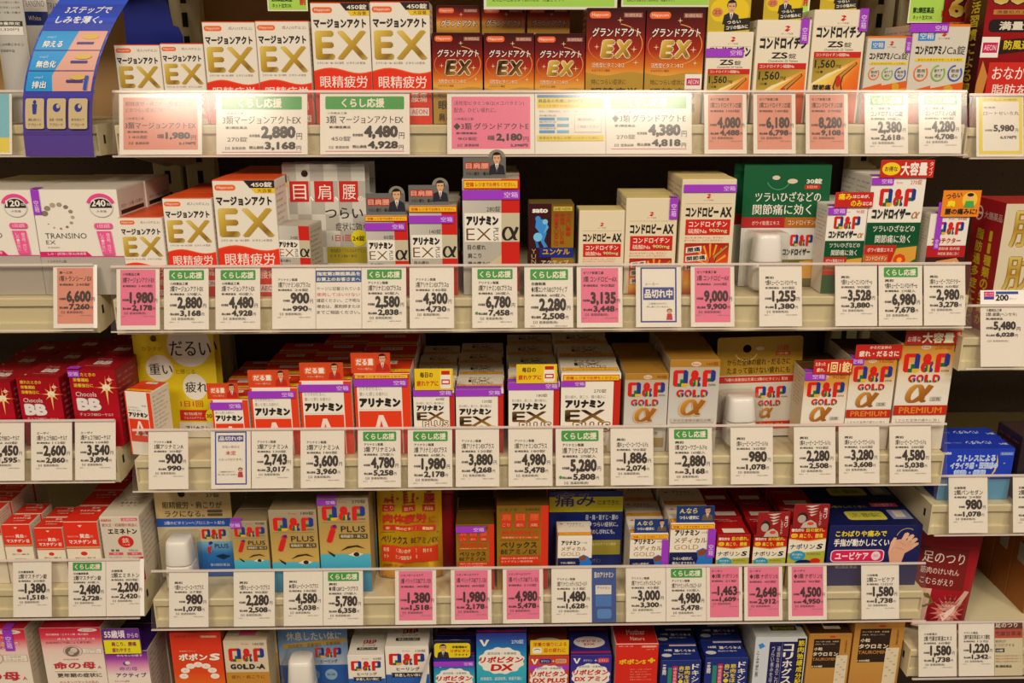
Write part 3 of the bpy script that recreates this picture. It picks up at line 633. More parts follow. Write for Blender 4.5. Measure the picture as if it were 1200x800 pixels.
def bb(F):
    F.scale(0.93)
    F.r(0, 0, 1, F.H, 'bbred'); F.e(.19, .001, .001, .001, 'yel', 6)
    for i, t in enumerate(('疲れたときの', '栄養補給', '滋養強壮に')): F.t(t, .08, .07 + i * .13, (.58, .42, .5)[i], .16 + i * .13, 'ecc83a', .02)
    F.star(.78, .42, .3, 'e8703a', 4, .1); F.star(.78, .42, .2, 'f2c86a', 8, .3); F.e(.78, .42, .09, .08, 'f4e6cc', 12); F.p([(.75, .44), (.81, .44), (.78, .85)], 'f0c878'); F.e(.87, .23, .05, .04, 'f4d8c8', 10); F.star(.87, .23, .11, 'f0b090', 4, .14)
    F.t('Chocola', .1, .53, .55, .64, 'e8dcd8', .0); F.ot('BB', .1, .68, .62, .98, 'ece4e0', '8a7a7a', .06, .04); F.t('チョコラBBローヤルT', .13, 1.04, .86, 1.11, 'e0d0cc', .01); F.t('第3類医薬品', .16, 1.2, .6, 1.28, 'e0c0b8')
def bb_top(F):
    F.r(0, 0, 1, F.H, '9a101c'); F.t('Chocola', .3, F.H * .2, .62, F.H * .32, 'c8a8a0'); F.t('BB', .36, F.H * .4, .74, F.H * .66, 'd8ccc8', .06); F.ln([(.25, F.H * .76), (.8, F.H * .76)], .012, 'c8a8a0'); F.e(.12, F.H * .84, .03, .03, 'e8c890', 8)
def trans(F, n='240'):
    F.scale(0.86)
    F.r(0, 0, 1, F.H, 'efe9dd')
    for i in range(12):
        a = RAD(165 - i * 28); q = .042 - .003 * i; F.e(.28 + .165 * math.cos(a), .37 - .175 * math.sin(a) * .95, q, q * .95, ('8a7a6a', '9a8a78', 'b5a592', 'a89a8c')[i % 4], 12)
    F.t('TRANSINO', .09, .6, .58, .675, '4a4540', -.008); F.t('EX', .09, .7, .2, .755, '6a625a', -.01); F.t('第1類医薬品', .1, .79, .24, .81, 'grey')
    F.p([(.0, .86), (.56, .86), (.62, .93), (0, .93)], 'hot'); F.t('しみ・(肝斑に限る)改善薬', .09, .87, .55, .915, 'f6d8e6', .01); F.r(0, .925, 1, .94, 'd23a86'); F.r(0, .94, 1, 2, 'b3aca2'); F.t('トラネキサム酸', .08, .98, .3, 1.02, '4a4540', .01)
    F.e(.8, .24, .14, .14, 'ece6da'); F.o_(.8, .24, .14, .14, .008, 'lgrey'); F.p([(.66, .25)] + [(.8 - .13 * math.cos(RAD(180 * i / 12)), .25 - .13 * math.sin(RAD(180 * i / 12))) for i in range(13)] + [(.94, .25)], 'dark')
    F.o_(.8, .22, .17, .17, .045, 'ee4a96', 195, 345); F.t(n, .69, .14, .86, .23, 'f2ece2', .03); F.t('錠', .87, .18, .92, .22, 'f2ece2'); F.t('大容量', .74, .28, .86, .31, 'grey')
    F.rr(.69, .46, .91, .54, .03, 'ee5a9a'); F.t('1日2回', .73, .475, .87, .525, 'f8dce8', .01); F.p([(.71, .57), (.88, .57), (.9, .91), (.75, .91)], 'f05e9c'); F.vt('8週間、続けて', .82, .6, .86, .88, 'f8dce8'); F.vt('しみ・肝斑に', .75, .6, .79, .86, 'f8dce8')
def trans_side(F):
    for i in range(7): F.t(G4[i % 5], .1, .22 + .16 * i, .9 - .12 * (i % 2), .27 + .16 * i, '6a6460'); F.k -= 1
    F.k += 1; F.r(.08, .3, .92, .36, 'dark')
def yunker(F):
    F.r(0, 0, 1, F.H, 'belix'); F.r(0, 0, .5, F.H, '3a0c12'); F.t('sato', .07, .1, .42, .2, 'f0ebe0', .05)
    F.e(.2, .33, .06, .06, '3a90e0'); F.p([(.16, .36), (.3, .34), (.4, .46), (.38, .62), (.28, .7), (.14, .52)], '3a90e0'); F.p([(.38, .4), (.44, .52), (.36, .66), (.33, .64), (.38, .52)], '5ab0f0')
    F.p([(.26, .66), (.4, .64), (.34, .82), (.42, .96), (.34, .98), (.26, .82)], '3a90e0'); F.p([(.2, .64), (.26, .7), (.2, .86), (.24, .98), (.17, .98), (.14, .82)], '2a6ec0'); F.e(.2, .74, .1, .1, '7ac8f4'); F.e(.36, .4, .06, .06, '7ac8f4')
    F.r(.54, .06, .96, .16, 'd0b04a'); F.t('60錠 10日分', .57, .08, .92, .145, 'dgreen')
    F.vt('つらい腰痛', .82, .2, .93, .72, 'c02a1a', .02); F.vt('神経痛 しびれ感', .69, .2, .79, .9, 'c02a1a', .02); F.vt('肩・首すじのこり', .56, .2, .66, .94, 'c02a1a', .02)
    F.r(.24, .98, 1, 1.2, '1c2a8a'); F.ot('ユンケル', .3, 1.0, .92, 1.14, 'c9a23a', '101a5a', .04, .05); F.vt('YUNKER', .06, 1.0, .16, 1.7, 'b9a06a')
    F.t('アクティブ', .28, 1.26, .9, 1.36, 'e8d8a0', .02)
def inochi(F):
    F.scale(0.85)
    F.r(0, 0, 1, F.H, 'inochi'); F.e(.79, .05, .16, .04, 'f2e0dc'); F.t('840錠', .7, .035, .88, .065, 'c02a4a'); F.t('更年期障害・ビタミン類・精力減退', .1, .12, .8, .165, 'f8e8e4', .01)
    F.ot('ホルモンバランス', .27, .22, .9, .275, 'f8e8e4', 'c84a6a', .02, .04); F.t('自律神経が不調による更年期に', .08, .3, .85, .355, '9a3a4a'); F.o_(.5, .52, .16, .13, .01, 'a89a8c'); F.e(.49, .53, .12, .11, '7a6e62'); F.e(.52, .5, .06, .06, 'd8ccb8', 10); F.e(.47, .56, .05, .05, 'c8bca8', 10)
    F.r(.66, .46, .98, .58, 'a89a8c'); F.r(.665, .465, .975, .575, 'efe3d2'); F.t('小林製薬', .7, .48, .9, .51, 'grey'); F.t('心をこめて', .7, .53, .94, .56, 'grey')
    F.t('女性保健薬', .32, .69, .58, .72, 'c06a78'); F.t('命の母', .14, .76, .84, .93, 'c8283c', .03); F.t('A', .87, .86, .93, .92, 'c8283c'); F.t('更年期の症状に', .18, 1.02, .92, 1.12, '5a4a44', .02); F.ln([(.15, .98), (.85, .98)], .012, 'b8c09a'); F.t('ホルモンバランスの乱れ', .2, 1.2, .85, 1.26, 'c06a78')
def active(F):
    F.scale(0.8)
    F.r(0, 0, 1, F.H, 'active'); F.t('ホルモンの低下', .28, .12, .88, .19, 'f4e4f0', .02); F.t('骨粗しょう症・筋力低下', .12, .23, .9, .28, 'c05a9a'); F.e(.48, .43, .08, .07, '5a4a9a'); F.e(.51, .41, .06, .06, 'efe3d2', 12); F.star(.44, .42, .05, '5a4a9a')
    F.t('命の母', .3, .54, .72, .68, '4a4a9a'); F.t('アクティブ', .2, .75, .92, .91, '5a2a8a', .03); F.t('カルシウム配合', .15, 1.0, .5, 1.07, 'c05a9a')
def popon(F):
    F.scale(0.9)
    F.r(0, 0, 1, F.H, 'popon'); F.t('シオノギ', .1, .05, .32, .12, 'dark', .01); F.r(.6, .06, .92, .12, 'e88a6a'); F.t('第3類医薬品', .63, .072, .89, .11, 'f8e0d0'); F.t('保健薬ビタミン', .15, .44, .48, .47, 'f6d0b0')
    F.ot('ポポン', .13, .52, .7, .7, 'f6ece0', 'b8301a', .05, .04); F.ot('S', .73, .52, .95, .7, 'f6ece0', 'b8301a', .06, .04, .1)
    for i in range(7): F.e(.5 - .31 * math.cos(RAD(180 * i / 6)), 1.1 - .3 * math.sin(RAD(180 * i / 6)), .09, .07, 'f4e8d8', 14); F.t('ABCDEB2B6'[i], .48 - .31 * math.cos(RAD(180 * i / 6)), 1.085 - .3 * math.sin(RAD(180 * i / 6)), .52 - .31 * math.cos(RAD(180 * i / 6)), 1.115 - .3 * math.sin(RAD(180 * i / 6)), 'c9b8a0')
def golda(F):
    F.r(0, 0, 1, F.H, 'd9cbb0'); F.t('Kowa', .42, .06, .58, .11, 'red'); F.t('180錠', .68, .05, .94, .13, 'dark'); qp(F, .1, .2, .92, .56); gold_(F, .12, .62, .68, .76, 'dark'); F.t('-A', .72, .62, .92, .76, 'dark', .05)
    F.r(0, .84, 1, 3, 'c68a32'); F.t('疲れ・肩こりに', .12, .92, .9, 1.02, '4a2c12')
def golda_top(F):
    F.r(0, 0, 1, F.H, 'c9bb9a'); F.r(.3, F.H - .4, .7, F.H - .18, 'dd5a8a')
def heal(F, n='60錠'):
    F.scale(0.82)
    F.r(0, 0, 1, F.H, 'ece6da'); F.t('Kowa', .4, .11, .57, .16, 'red'); F.t(n, .7, .09, .93, .18, 'dark', .01); qp(F, .08, .22, .9, .6); F.t('ヒーリング', .25, .66, .78, .78, 'dark', .02)
    F.r(0, .9, 1, 3, '2a60b4'); F.p([(.12, .84), (.92, .84), (.88, .92), (.92, 1.0), (.12, 1.0), (.16, .92)], 'dark'); F.t('休息したい体に', .2, .865, .84, .975, 'f0ebe0', .02)
def heal_top(F):
    F.r(0, 0, 1, F.H, 'dcd6ca'); qp(F, .36, F.H * .3, .72, F.H * .5); F.t('ヒーリング', .36, F.H * .54, .72, F.H * .62, 'dark', .02); F.p([(.22, F.H * .68), (.8, F.H * .68), (.78, F.H * .74), (.8, F.H * .8), (.22, F.H * .8)], 'dark'); F.t('休息したい体に', .28, F.H * .7, .76, F.H * .78, 'f0ebe0')
def lipo(F, nm='DX', bg='tiovita', n='270錠', top=.0):
    y = top
    F.r(0, 0, 1, F.H, bg); F.p([(.06, y + .13), (.12, y + .13), (.16, y + .24), (.2, y + .13), (.26, y + .13), (.18, y + .28), (.14, y + .28)], 'f0ebe0'); F.t(n, .7, y + .13, .94, y + .23, 'e6eef0')
    pts = []
    for i in range(48): q = 1 if (i // 2) % 2 else .93; a = 2 * math.pi * i / 48; pts.append((.5 + .47 * q * math.cos(a), y + .62 + .32 * q * math.sin(a)))
    F.p(pts, 'f0ebe0'); F.t('疲労回復・栄養補給', .22, y + .42, .8, y + .48, '3a3a3a'); F.t('リポビタン', .06, y + .52, .94, y + .67, 'c8201c', .05, .15); F.t(nm, .28 if len(nm) < 3 else .1, y + .7, .74 if len(nm) < 3 else .92, y + .86, 'c8201c', .05, .1)
    F.t('肉体疲労、虚弱体質、食欲不振に', .08, y + 1.0, .92, y + 1.08, 'f0ebe0', .01); F.t('食欲不振、栄養障害', .1, y + 1.14, .7, y + 1.22, 'f0ebe0')
def lipob(nm, bg, stripe=0):
    def fn(F):
        F.r(0, 0, 1, F.H, bg); F.p([(.06, .08), (.11, .08), (.15, .19), (.19, .08), (.24, .08), (.17, .23), (.13, .23)], 'f0ebe0')
        F.rr(.27, .08, .56, .21, .04, '2a2f8a'); F.t('タウリン', .31, .11, .52, .18, 'f0ebe0', .01); F.t('+', .58, .11, .64, .18, 'f0ebe0'); F.rr(.66, .08, .94, .21, .04, 'd8a07a' if stripe else 'd8485a'); F.t('ビタミン', .7, .11, .9, .18, 'dark' if stripe else 'f0ebe0')
        y = .15 if stripe else .12
        if stripe: F.r(.0, .27, 1, .4, 'a83ac8'); F.t('空箱', .68, .3, .84, .37, 'f0d8f4')
        pts = []
        for i in range(48): q = 1 if (i // 2) % 2 else .94; a = 2 * math.pi * i / 48; pts.append((.5 + .48 * q * math.cos(a), y + .48 + .38 * q * math.sin(a)))
        F.p(pts, 'f0ebe0'); F.t('疲労回復・栄養補給', .2, y + .17, .8, y + .23, '3a3a3a'); F.t('リポビタン', .06, y + .28, .94, y + .44, 'c8201c', .05, .15); F.t(nm, .1, y + .48, .92, y + .62, 'c8201c', .05, .1)
    return fn
def lipo_top(F):
    F.r(0, 0, 1, F.H, '2a2a7a'); F.e(.5, F.H * .45, .4, F.H * .26, 'd8d2cc', 24); F.t('リポビタン', .18, F.H * .34, .82, F.H * .46, 'c8201c', .04, .1); F.t('DX', .36, F.H * .5, .64, F.H * .6, 'c8201c', .04)
    F.r(0, F.H * .86, 1, F.H * .94, 'a8204a')
def lipor_top(F):
    F.r(0, 0, 1, F.H, '8a3a2a'); F.e(.5, F.H * .45, .4, F.H * .26, 'd8d2cc', 24); F.t('リポビタン', .18, F.H * .34, .82, F.H * .46, 'c8201c', .04, .1)
def poponp(F):
    F.scale(0.78)
    F.r(0, 0, 1, F.H, 'd8281a'); F.t('保健薬・栄養・滋養', .06, .05, .4, .09, 'f0c8b8'); F.r(.6, .05, .96, .12, 'e88a7a'); F.t('第3類医薬品', .64, .06, .92, .11, 'f8e0d8'); F.t('シオノギ', .72, .16, .9, .2, 'f0d8c8')
    F.t('ポポンS', .08, .52, .72, .7, 'f0c41e', .05); F.t('+', .76, .48, .94, .66, 'f0c41e', .06)
    for i in range(5): F.t(G4[i], .35, .86 + i * .09, .86 - .1 * (i % 2), .9 + i * .09, 'f0a890')
def poponp_top(F): F.r(0, 0, 1, F.H, 'b81c16'); F.t('Mother', .3, F.H * .35, .75, F.H * .6, 'e8c8b8'); F.t('Nature', .36, F.H * .7, .7, F.H * .86, 'e8c8b8')
def doki(F):
    F.r(0, 0, 1, F.H, '1d2f7e'); F.vt('ドキシン錠', .78, .1, .96, 1.0, 'f0ebe0', .02); F.vt('筋肉をほぐす', .6, .16, .73, .95, 'f0d41e', .02); F.vt('肩こり・腰痛', .45, .16, .57, .95, 'f0d41e', .02)
    F.r(.3, .16, .42, 1, 'c02a4a'); F.vt('中枢性筋弛緩薬', .32, .2, .4, .9, 'f0d8e0'); F.r(.18, .2, .28, .8, '2a8a7a'); F.t('18錠', .04, .12, .14, .42, 'f0ebe0', .02, 0, 90)
def doki_top(F):
    F.r(0, 0, 1, F.H, '1a2a74'); F.t('ドキシン錠', .4, F.H * .34, .92, F.H * .52, 'f0ebe0', .03, 0, 180); F.t('18錠', .14, F.H * .32, .34, F.H * .46, 'f0ebe0', .02); F.e(.16, F.H * .72, .13, .07, 'c9c9c4', 16); F.r(.3, F.H * .04, 1, F.H * .14, 'd8c8d8'); F.t('筋肉の痛み', .34, F.H * .6, .8, F.H * .68, 'e8e2d8')
def kori(F):
    F.r(0, 0, 1, F.H, 'cfd6de'); F.r(.28, .1, .82, 3, '1a1f5a'); F.r(.82, .03, .98, 3, '14162a'); F.t('小林製薬', .04, .3, .1, .9, 'dark', 0, 0, 90); F.p([(.06, .16), (.14, .12), (.2, .2), (.1, .26)], '3a8ad6')
    F.vt('コリホグス錠', .56, .14, .76, 1.25, 'f0ebe0', .03); F.vt('筋肉弛緩成分配合', .84, .06, .96, 1.25, 'f0d41e', .02); F.vt('頑固な肩のこりに', .44, .2, .5, 1.2, 'd8d2e8'); F.vt('つらい痛みをほぐす', .33, .2, .39, 1.25, 'd8d2e8'); F.ln([(.53, .12), (.53, 1.2)], .006, '8a90c8')
def kori_top(F): F.r(0, 0, 1, F.H, 'c2c6c4'); F.t('コリホグス錠', .3, F.H * .2, .85, F.H * .4, 'dark', .02, 0, 180); F.r(.35, F.H * .55, .88, F.H * .75, '3a3a20'); F.t('筋肉弛緩成分', .4, F.H * .58, .84, F.H * .72, 'c9c23a', .02); F.p([(.9, F.H * .3), (1, F.H * .2), (1, F.H * .6), (.92, F.H * .6)], '2a6ec0')
def tauro(F, n='1400錠'):
    F.scale(0.85)
    F.r(0, 0, 1, F.H, 'tauro'); F.e(.55, .09, .08, .035, 'c8402a', 12); F.r(.12, .16, .74, 1.08, '2e1c12'); F.t('のんで効く皮膚、乳酸菌', .16, .22, .7, .26, 'd8c8a8', .01); F.t('かゆみ、ほっとくつろぐ', .16, .3, .62, .34, 'd8c8a8', .01)
    F.t('小粒', .14, .42, .34, .52, 'ecdcc0', .03); F.t('タウロミン', .12, .57, .72, .7, 'ecdcc0', .04); F.t('TAUROMIN', .12, .75, .7, .85, 'b87c3a', .03); F.t(n, .12, 1.0, .38, 1.06, 'ecdcc0', .02)
    F.r(.68, .68, .95, 3, 'e0d2b4')
    for i in range(10): F.ln([(.72 + (i % 3) * .07, .74 + i * .08), (.77 + (i % 3) * .07, .74 + i * .08)], .03, 'b8a888')
    F.vt('大正製薬の皮膚薬', .86, .18, .9, .6, '5a3a1c')
def tauro_top(F): F.r(0, 0, 1, F.H, '3e2412'); F.r(.4, F.H * .3, .8, F.H * .8, 'd8c8a8'); F.r(.44, F.H * .3, .8, F.H * .66, '3e2412')
def slim(F):
    F.r(0, 0, 1, F.H, 'sports'); F.ot('6000', .06, .02, .98, .3, 'goldtxt', '2a0a08', .05, .05); F.r(.1, .36, .9, .42, 'b9803a'); F.t('満量処方エキス配合', .14, .37, .86, .41, '3a0a0a')
    F.rr(.06, .48, .96, .64, .06, '1a1210'); F.t('満量処方', .2, .505, .86, .615, 'e0d8c8', .03); F.p([(.24, .74), (.95, .68), (.95, .84), (.24, .92)], '2a0f0a'); F.t('防風通聖散', .3, .74, .9, .86, 'd8c020', .03)
    F.r(-.0, .7, .24, .96, 'f2ece4'); F.r(.02, .77, .22, .9, 'c81a5a'); F.t('AEON', .04, .8, .2, .87, 'f6e0e8')
    F.p([(0, 1.3), (.05, 1.0), (.14, 1.2), (.08, 1.6), (.12, 2), (0, 2)], 'c8863a'); F.r(.14, 1.02, 1, 3, 'd02a20'); F.t('おなかの', .2, 1.08, .8, 1.24, 'f4ece2', .01); F.t('脂肪を', .22, 1.3, .7, 1.45, 'f4ece2', .01); F.t('落とす', .2, 1.52, .72, 1.68, 'f4ece2', .01)
def slim_side(F):
    F.r(0, 0, 1, F.H, '4a0c10'); F.r(.0, 0, .12, F.H, '7e1212'); F.vt('生活習慣による肥満症', .3, .1, .72, min(4.6, F.H - .1), 'e2cf3a', .02); F.r(0, F.H - .5, 1, F.H, '8a1414')
def taisho(F):
    F.r(0, 0, 1, F.H, 'd9ccae'); F.ot('肥', .12, .1, .7, .62, 'goldtxt', 'a0782a', .0, .03)
    for i, c in enumerate('肪過多'): F.ot(c, .12, .74 + i * .62, .7, 1.26 + i * .62, 'goldtxt', 'a0782a', .0, .03)
def taisho_side(F):
    F.r(0, 0, 1, F.H, 'b01c26'); F.o_(.2, .26, .13, .13, .03, 'f0e0d8'); F.r(.1, .24, .3, .28, 'f0e0d8'); F.t('大鵬薬品', .38, .2, .95, .33, 'f0d8d0')
    F.vt('11種類の生薬が', .56, .5, .8, 2.2, 'e8cf2a', .03); F.vt('脂肪過多症に効く。', .22, .5, .46, 2.5, 'e8cf2a', .03); F.r(.05, 2.68, .8, 3.4, '1a1210'); F.t('扁', .2, 2.75, .7, 3.1, 'c9b23a')
def pan(F):
    F.scale(0.85)
    F.r(0, 0, 1, F.H, '1f3fc0'); F.t('sato', .0, .05, .12, .1, 'f0ebe0', .04); F.r(.8, .06, .99, .12, '5a78d0'); F.t('第2類医薬品', .82, .075, .97, .11, 'd0daf0')
    F.p([(.76, .1), (.79, .24), (.77, .4), (.68, .56), (.75, .38), (.77, .24)], 'moon'); F.star(.88, .26, .02, 'f0f0e8')
    F.ot('ストレスによる', .22, .12, .73, .21, '7ea6ee', 'd8e6fa', .01, .06); F.ot('イライラ感・緊張感の', .14, .25, .78, .34, '7ea6ee', 'd8e6fa', .01, .06); F.ot('鎮静・緩和', .2, .38, .62, .46, '7ea6ee', 'd8e6fa', .01, .06)
    F.r(0, .54, 1, 1, '58a0cc'); F.p([(.62, .54), (.7, .54), (.56, .68), (.5, .7)], 'moon')
def pan_top(F): F.r(0, 0, 1, F.H, '1c38b4'); F.t('パンセダン', .4, F.H * .3, .78, F.H * .62, 'c9d8f4', .03, 0, 180); F.t('24錠', .86, F.H * .5, .98, F.H * .7, 'c9d8f4', .02); F.t('緊張感・イライラ', .1, F.H * .4, .34, F.H * .56, 'a9c0ea')
def hand(F, x, y, s):
    sk = 'dfa98a'
    F.p([(x, y + .8 * s), (x + .1 * s, y + .5 * s), (x + .18 * s, y + .3 * s), (x + .5 * s, y + .26 * s), (x + .8 * s, y + .46 * s), (x + .74 * s, y + .66 * s), (x + .5 * s, y + .85 * s), (x + .42 * s, y + 1.3 * s), (x + .1 * s, y + 1.3 * s)], sk)
    for q in ([(.0, .8), (.04, .4), (.12, .2), (.2, .22), (.16, .5)], [(.34, .3), (.42, .04), (.5, .0), (.56, .05), (.52, .32)], [(.48, .3), (.6, .1), (.68, .08), (.72, .15), (.62, .4)], [(.58, .4), (.72, .24), (.8, .22), (.84, .3), (.7, .5)], [(.64, .52), (.8, .42), (.88, .42), (.88, .5), (.74, .64)]):
        F.p([(x + a * s, y + b * s) for a, b in q], 'e8b898'); F.k -= 1
    F.k += 1
    F.ln([(x + .3 * s, y + .38 * s), (x + .5 * s, y + .55 * s)], .012 * s, 'b87a5a'); F.ln([(x + .2 * s, y + .6 * s), (x + .45 * s, y + .7 * s)], .012 * s, 'b87a5a')
def yubi(F):
    F.scale(0.82)
    F.r(0, 0, 1, F.H, '161d5c'); F.t('こわばりや痛みで', .07, .07, .62, .16, 'f0d81e', .03); F.t('手指が動かしにくい', .06, .19, .66, .3, 'f4eee4', .03); F.rr(.04, .35, .62, .53, .05, 'f0d8e0'); F.rr(.05, .36, .61, .52, .045, 'd81f5a'); F.t('ユービケア', .09, .385, .45, .495, 'f6ecec', .03); F.e(.53, .44, .05, .065, 'f0d8e0'); F.t('錠剤', .505, .42, .555, .46, 'd81f5a')
    F.o_(.84, .2, .12, .16, .008, 'c9b26a', 200, 300); F.o_(.72, .34, .05, .09, .008, 'c9b26a', 120, 240); hand(F, .66, .1, .36)
    F.t('第2類医薬品', .1, .58, .34, .62, 'c9c9d8'); F.t('12日分', .42, .58, .6, .62, 'f0d81e')
def yubi_top(F):
    F.r(0, 0, 1, F.H, '12184c'); F.r(.62, F.H * .1, .92, F.H * .26, 'd84a6a'); F.t('ユービケア', .66, F.H * .13, .88, F.H * .23, 'f0d8e0', .02); F.rr(.25, F.H * .45, .68, F.H * .8, .04, 'c9c24a'); F.t('しびれ・関節の痛みに', .3, F.H * .52, .63, F.H * .7, '2a2a12'); F.r(.74, F.H * .4, .96, F.H * .78, '8a94b0'); F.r(.79, F.H * .44, .9, F.H * .7, 'd8cabc'); F.t('手指の動かしにくさに', .02, F.H * .2, .56, F.H * .3, 'c9c24a')
def bag(F):
    F.r(0, 0, 1, F.H, 'd2cec4'); F.r(0, 1.2, 1, 1.72, '1f2a6e'); F.t('TRANSINO', .08, .78, .92, 1.02, '4a4a5a', -.008); F.t('White', .25, 1.36, .75, 1.54, 'c8b878')
    F.p([(0, 2.95), (1, 2.85), (1, 8), (0, 8)], 'bba85a')
def bag2(F):
    F.r(0, 0, 1, F.H, 'b9b6ae'); 
    for i in range(6): F.t(G4[i % 5], .1, .2 + i * .16, .9, .27 + i * .16, '5a5650'); F.k -= 1
    F.k += 1; F.r(.08, 1.3, .92, 1.46, 'dark'); F.t('数量限定', .14, 1.33, .86, 1.43, 'f0ebe0', .02); F.r(.08, 1.48, .92, 1.74, 'e6e2da'); F.t('1,320円', .2, 1.52, .8, 1.62, 'dark'); F.p([(0, 1.9), (1, 1.86), (1, 4), (0, 4)], 'a89a52')
    F.t('しみ対策ビタミン', .1, 2.0, .9, 2.08, '5a5650'); F.t('医薬部外品', .1, 2.2, .6, 2.28, '5a5650')
# ------------------------------------------------------------------ little display cards fixed to cartons
def man(F, cx, y, s, suit='2a2a34'):
    F.p([(cx - .9 * s, y + 2.4 * s), (cx - .75 * s, y + 1.5 * s), (cx - .25 * s, y + 1.25 * s), (cx + .25 * s, y + 1.25 * s), (cx + .75 * s, y + 1.5 * s), (cx + .9 * s, y + 2.4 * s)], suit)
    F.p([(cx - .22 * s, y + 1.2 * s), (cx + .22 * s, y + 1.2 * s), (cx, y + 2.1 * s)], 'f0ebe0'); F.p([(cx - .06 * s, y + 1.35 * s), (cx + .06 * s, y + 1.35 * s), (cx + .03 * s, y + 2.0 * s), (cx - .03 * s, y + 2.0 * s)], 'wine')
    F.e(cx, y + .5 * s, .5 * s, .52 * s, '1c1412', 14); F.p([(cx - .4 * s, y + .35 * s), (cx + .38 * s, y + .3 * s), (cx + .4 * s, y + .8 * s), (cx + .2 * s, y + 1.25 * s), (cx - .2 * s, y + 1.25 * s), (cx - .4 * s, y + .8 * s)], 'skin')
    F.r(cx - .28 * s, y + .58 * s, cx - .08 * s, y + .66 * s, '2a1a14'); F.r(cx + .08 * s, y + .58 * s, cx + .28 * s, y + .66 * s, '2a1a14'); F.r(cx - .12 * s, y + 1.0 * s, cx + .14 * s, y + 1.05 * s, '9a4a3a')
def p_exa(F):
    F.r(0, 0, 1, F.H, '6a6a66'); F.r(.04, F.H * .22, .62, F.H * .58, 'a83a2a'); F.t('目肩腰', .06, F.H * .26, .6, F.H * .54, 'e8a08a', .03); F.t('つらい疲れ・痛みに', .06, F.H * .68, .66, F.H * .86, '20201e', .02); man(F, .79, -.12, F.H * .44)
def p_alia(F):
    F.r(0, 0, 1, F.H, 'd8481e'); F.rr(.1, F.H * .24, .6, F.H * .66, .06, 'e86a3a'); F.t('だる重', .13, F.H * .28, .57, F.H * .6, 'f4ece0', .04); F.t('つらい疲れに', .16, F.H * .72, .55, F.H * .84, 'f0d8c0'); man(F, .8, F.H * .04, F.H * .37, 'c02a1a')
def p_exp(F):
    F.r(0, 0, 1, F.H, 'ecc81e'); F.t('毎日の', .14, F.H * .16, .48, F.H * .42, 'dark', .03); F.t('疲れケアに', .05, F.H * .55, .62, F.H * .82, 'c8321c', .03)
    F.rr(.66, F.H * .05, .96, F.H * .95, .05, 'f0d84a'); F.r(.7, F.H * .1, .92, F.H * .28, 'c8281a'); F.rr(.68, F.H * .3, .94, F.H * .92, .04, 'f0ece2'); F.r(.7, F.H * .5, .92, F.H * .74, 'c8281a'); F.r(.73, F.H * .56, .89, F.H * .68, 'f0ece2')
def p_med(F): F.r(0, 0, 1, F.H, '1c3a7a'); F.t('A.なら', .08, F.H * .12, .55, F.H * .45, 'd8c88a', .03, .1); F.t('つらい症状に', .08, F.H * .58, .6, F.H * .8, 'f0ebe0', .03); man(F, .82, F.H * .05, F.H * .34, '6a5a4a')
def p_nap(F):
    F.r(0, 0, 1, F.H, '9a1a1c'); F.e(.26, F.H * .56, .15, F.H * .22, '2a2422', 14); F.e(.24, F.H * .62, .12, F.H * .17, 'b8a89c', 14); F.p([(.22, F.H), (.3, F.H * .78), (.5, F.H * .66), (.66, F.H * .8), (.7, F.H)], 'c8b8a8'); F.e(.5, F.H * .82, .1, F.H * .07, 'd8483a', 10)
    for i in range(4): F.p([(.3 + .05 * i, F.H * (.08 + .12 * i)), (.72 - .02 * i, F.H * (.04 + .12 * i)), (.5, F.H * (.15 + .12 * i))], 'd8cabc')
    F.vt('肩コリ', .84, F.H * .14, .94, F.H * .62, 'f0e0d8', .02); F.vt('しませんか', .73, F.H * .3, .8, F.H * .9, 'f0e0d8')
def p_zs(F):
    F.r(0, 0, 1, F.H, 'c9b02a'); F.rr(.06, .04, .96, F.H * .7, .2, 'e8c81e'); man(F, .55, F.H * .06, F.H * .3); F.e(.22, F.H * .42, .13, F.H * .13, 'c9885a', 10); F.t('2S', .14, F.H * .36, .3, F.H * .48, 'c8321c', .02)
    F.p([(.4, F.H * .66), (1, F.H * .58), (1, F.H * .92), (.4, F.H)], '2a2418'); F.t('つらい', .46, F.H * .66, .78, F.H * .76, 'f0ebe0', .03, 0, 4); F.t('コリの悩みに', .44, F.H * .8, .96, F.H * .92, 'f0ebe0', .03, 0, 4)
def p_lip(F): F.r(0, 0, 1, F.H, '1a1a3a'); F.rr(.03, F.H * .16, .98, F.H * .98, .08, 'e8d01e'); man(F, .26, F.H * .2, F.H * .33); F.t('栄養補給の', .5, F.H * .3, .9, F.H * .44, '2a2a12', .02); F.t('リポビタン', .46, F.H * .5, .96, F.H * .66, 'c8321c', .03); F.t('ファイト', .56, F.H * .74, .92, F.H * .88, '2a2a12', .02)
def p_dxp(F): F.r(0, 0, 1, F.H, 'ecc81e'); F.t('栄養の偏りによる', .08, F.H * .14, .94, F.H * .42, 'c8321c', .02); F.t('目の疲れに', .36, F.H * .54, .92, F.H * .84, 'c8321c', .02); F.rr(.06, F.H * .5, .3, F.H * .9, .05, 'f4efe0'); F.o_(.18, F.H * .68, .09, F.H * .1, .02, 'dark', 190, 350)
def p_act(F): F.r(0, 0, 1, F.H * .45, '6a2a96'); F.r(.0, F.H * .45, .98, F.H, 'e8e01e'); F.t('55歳頃', .04, F.H * .06, .6, F.H * .38, 'f4ece8', .03); F.t('からの', .66, F.H * .18, .96, F.H * .36, 'f4ece8'); F.t('肩こり、腰痛', .2, F.H * .52, .88, F.H * .7, '9a2a5a', .03); F.t('疲れやすさ', .2, F.H * .76, .7, F.H * .94, '9a2a5a', .03)
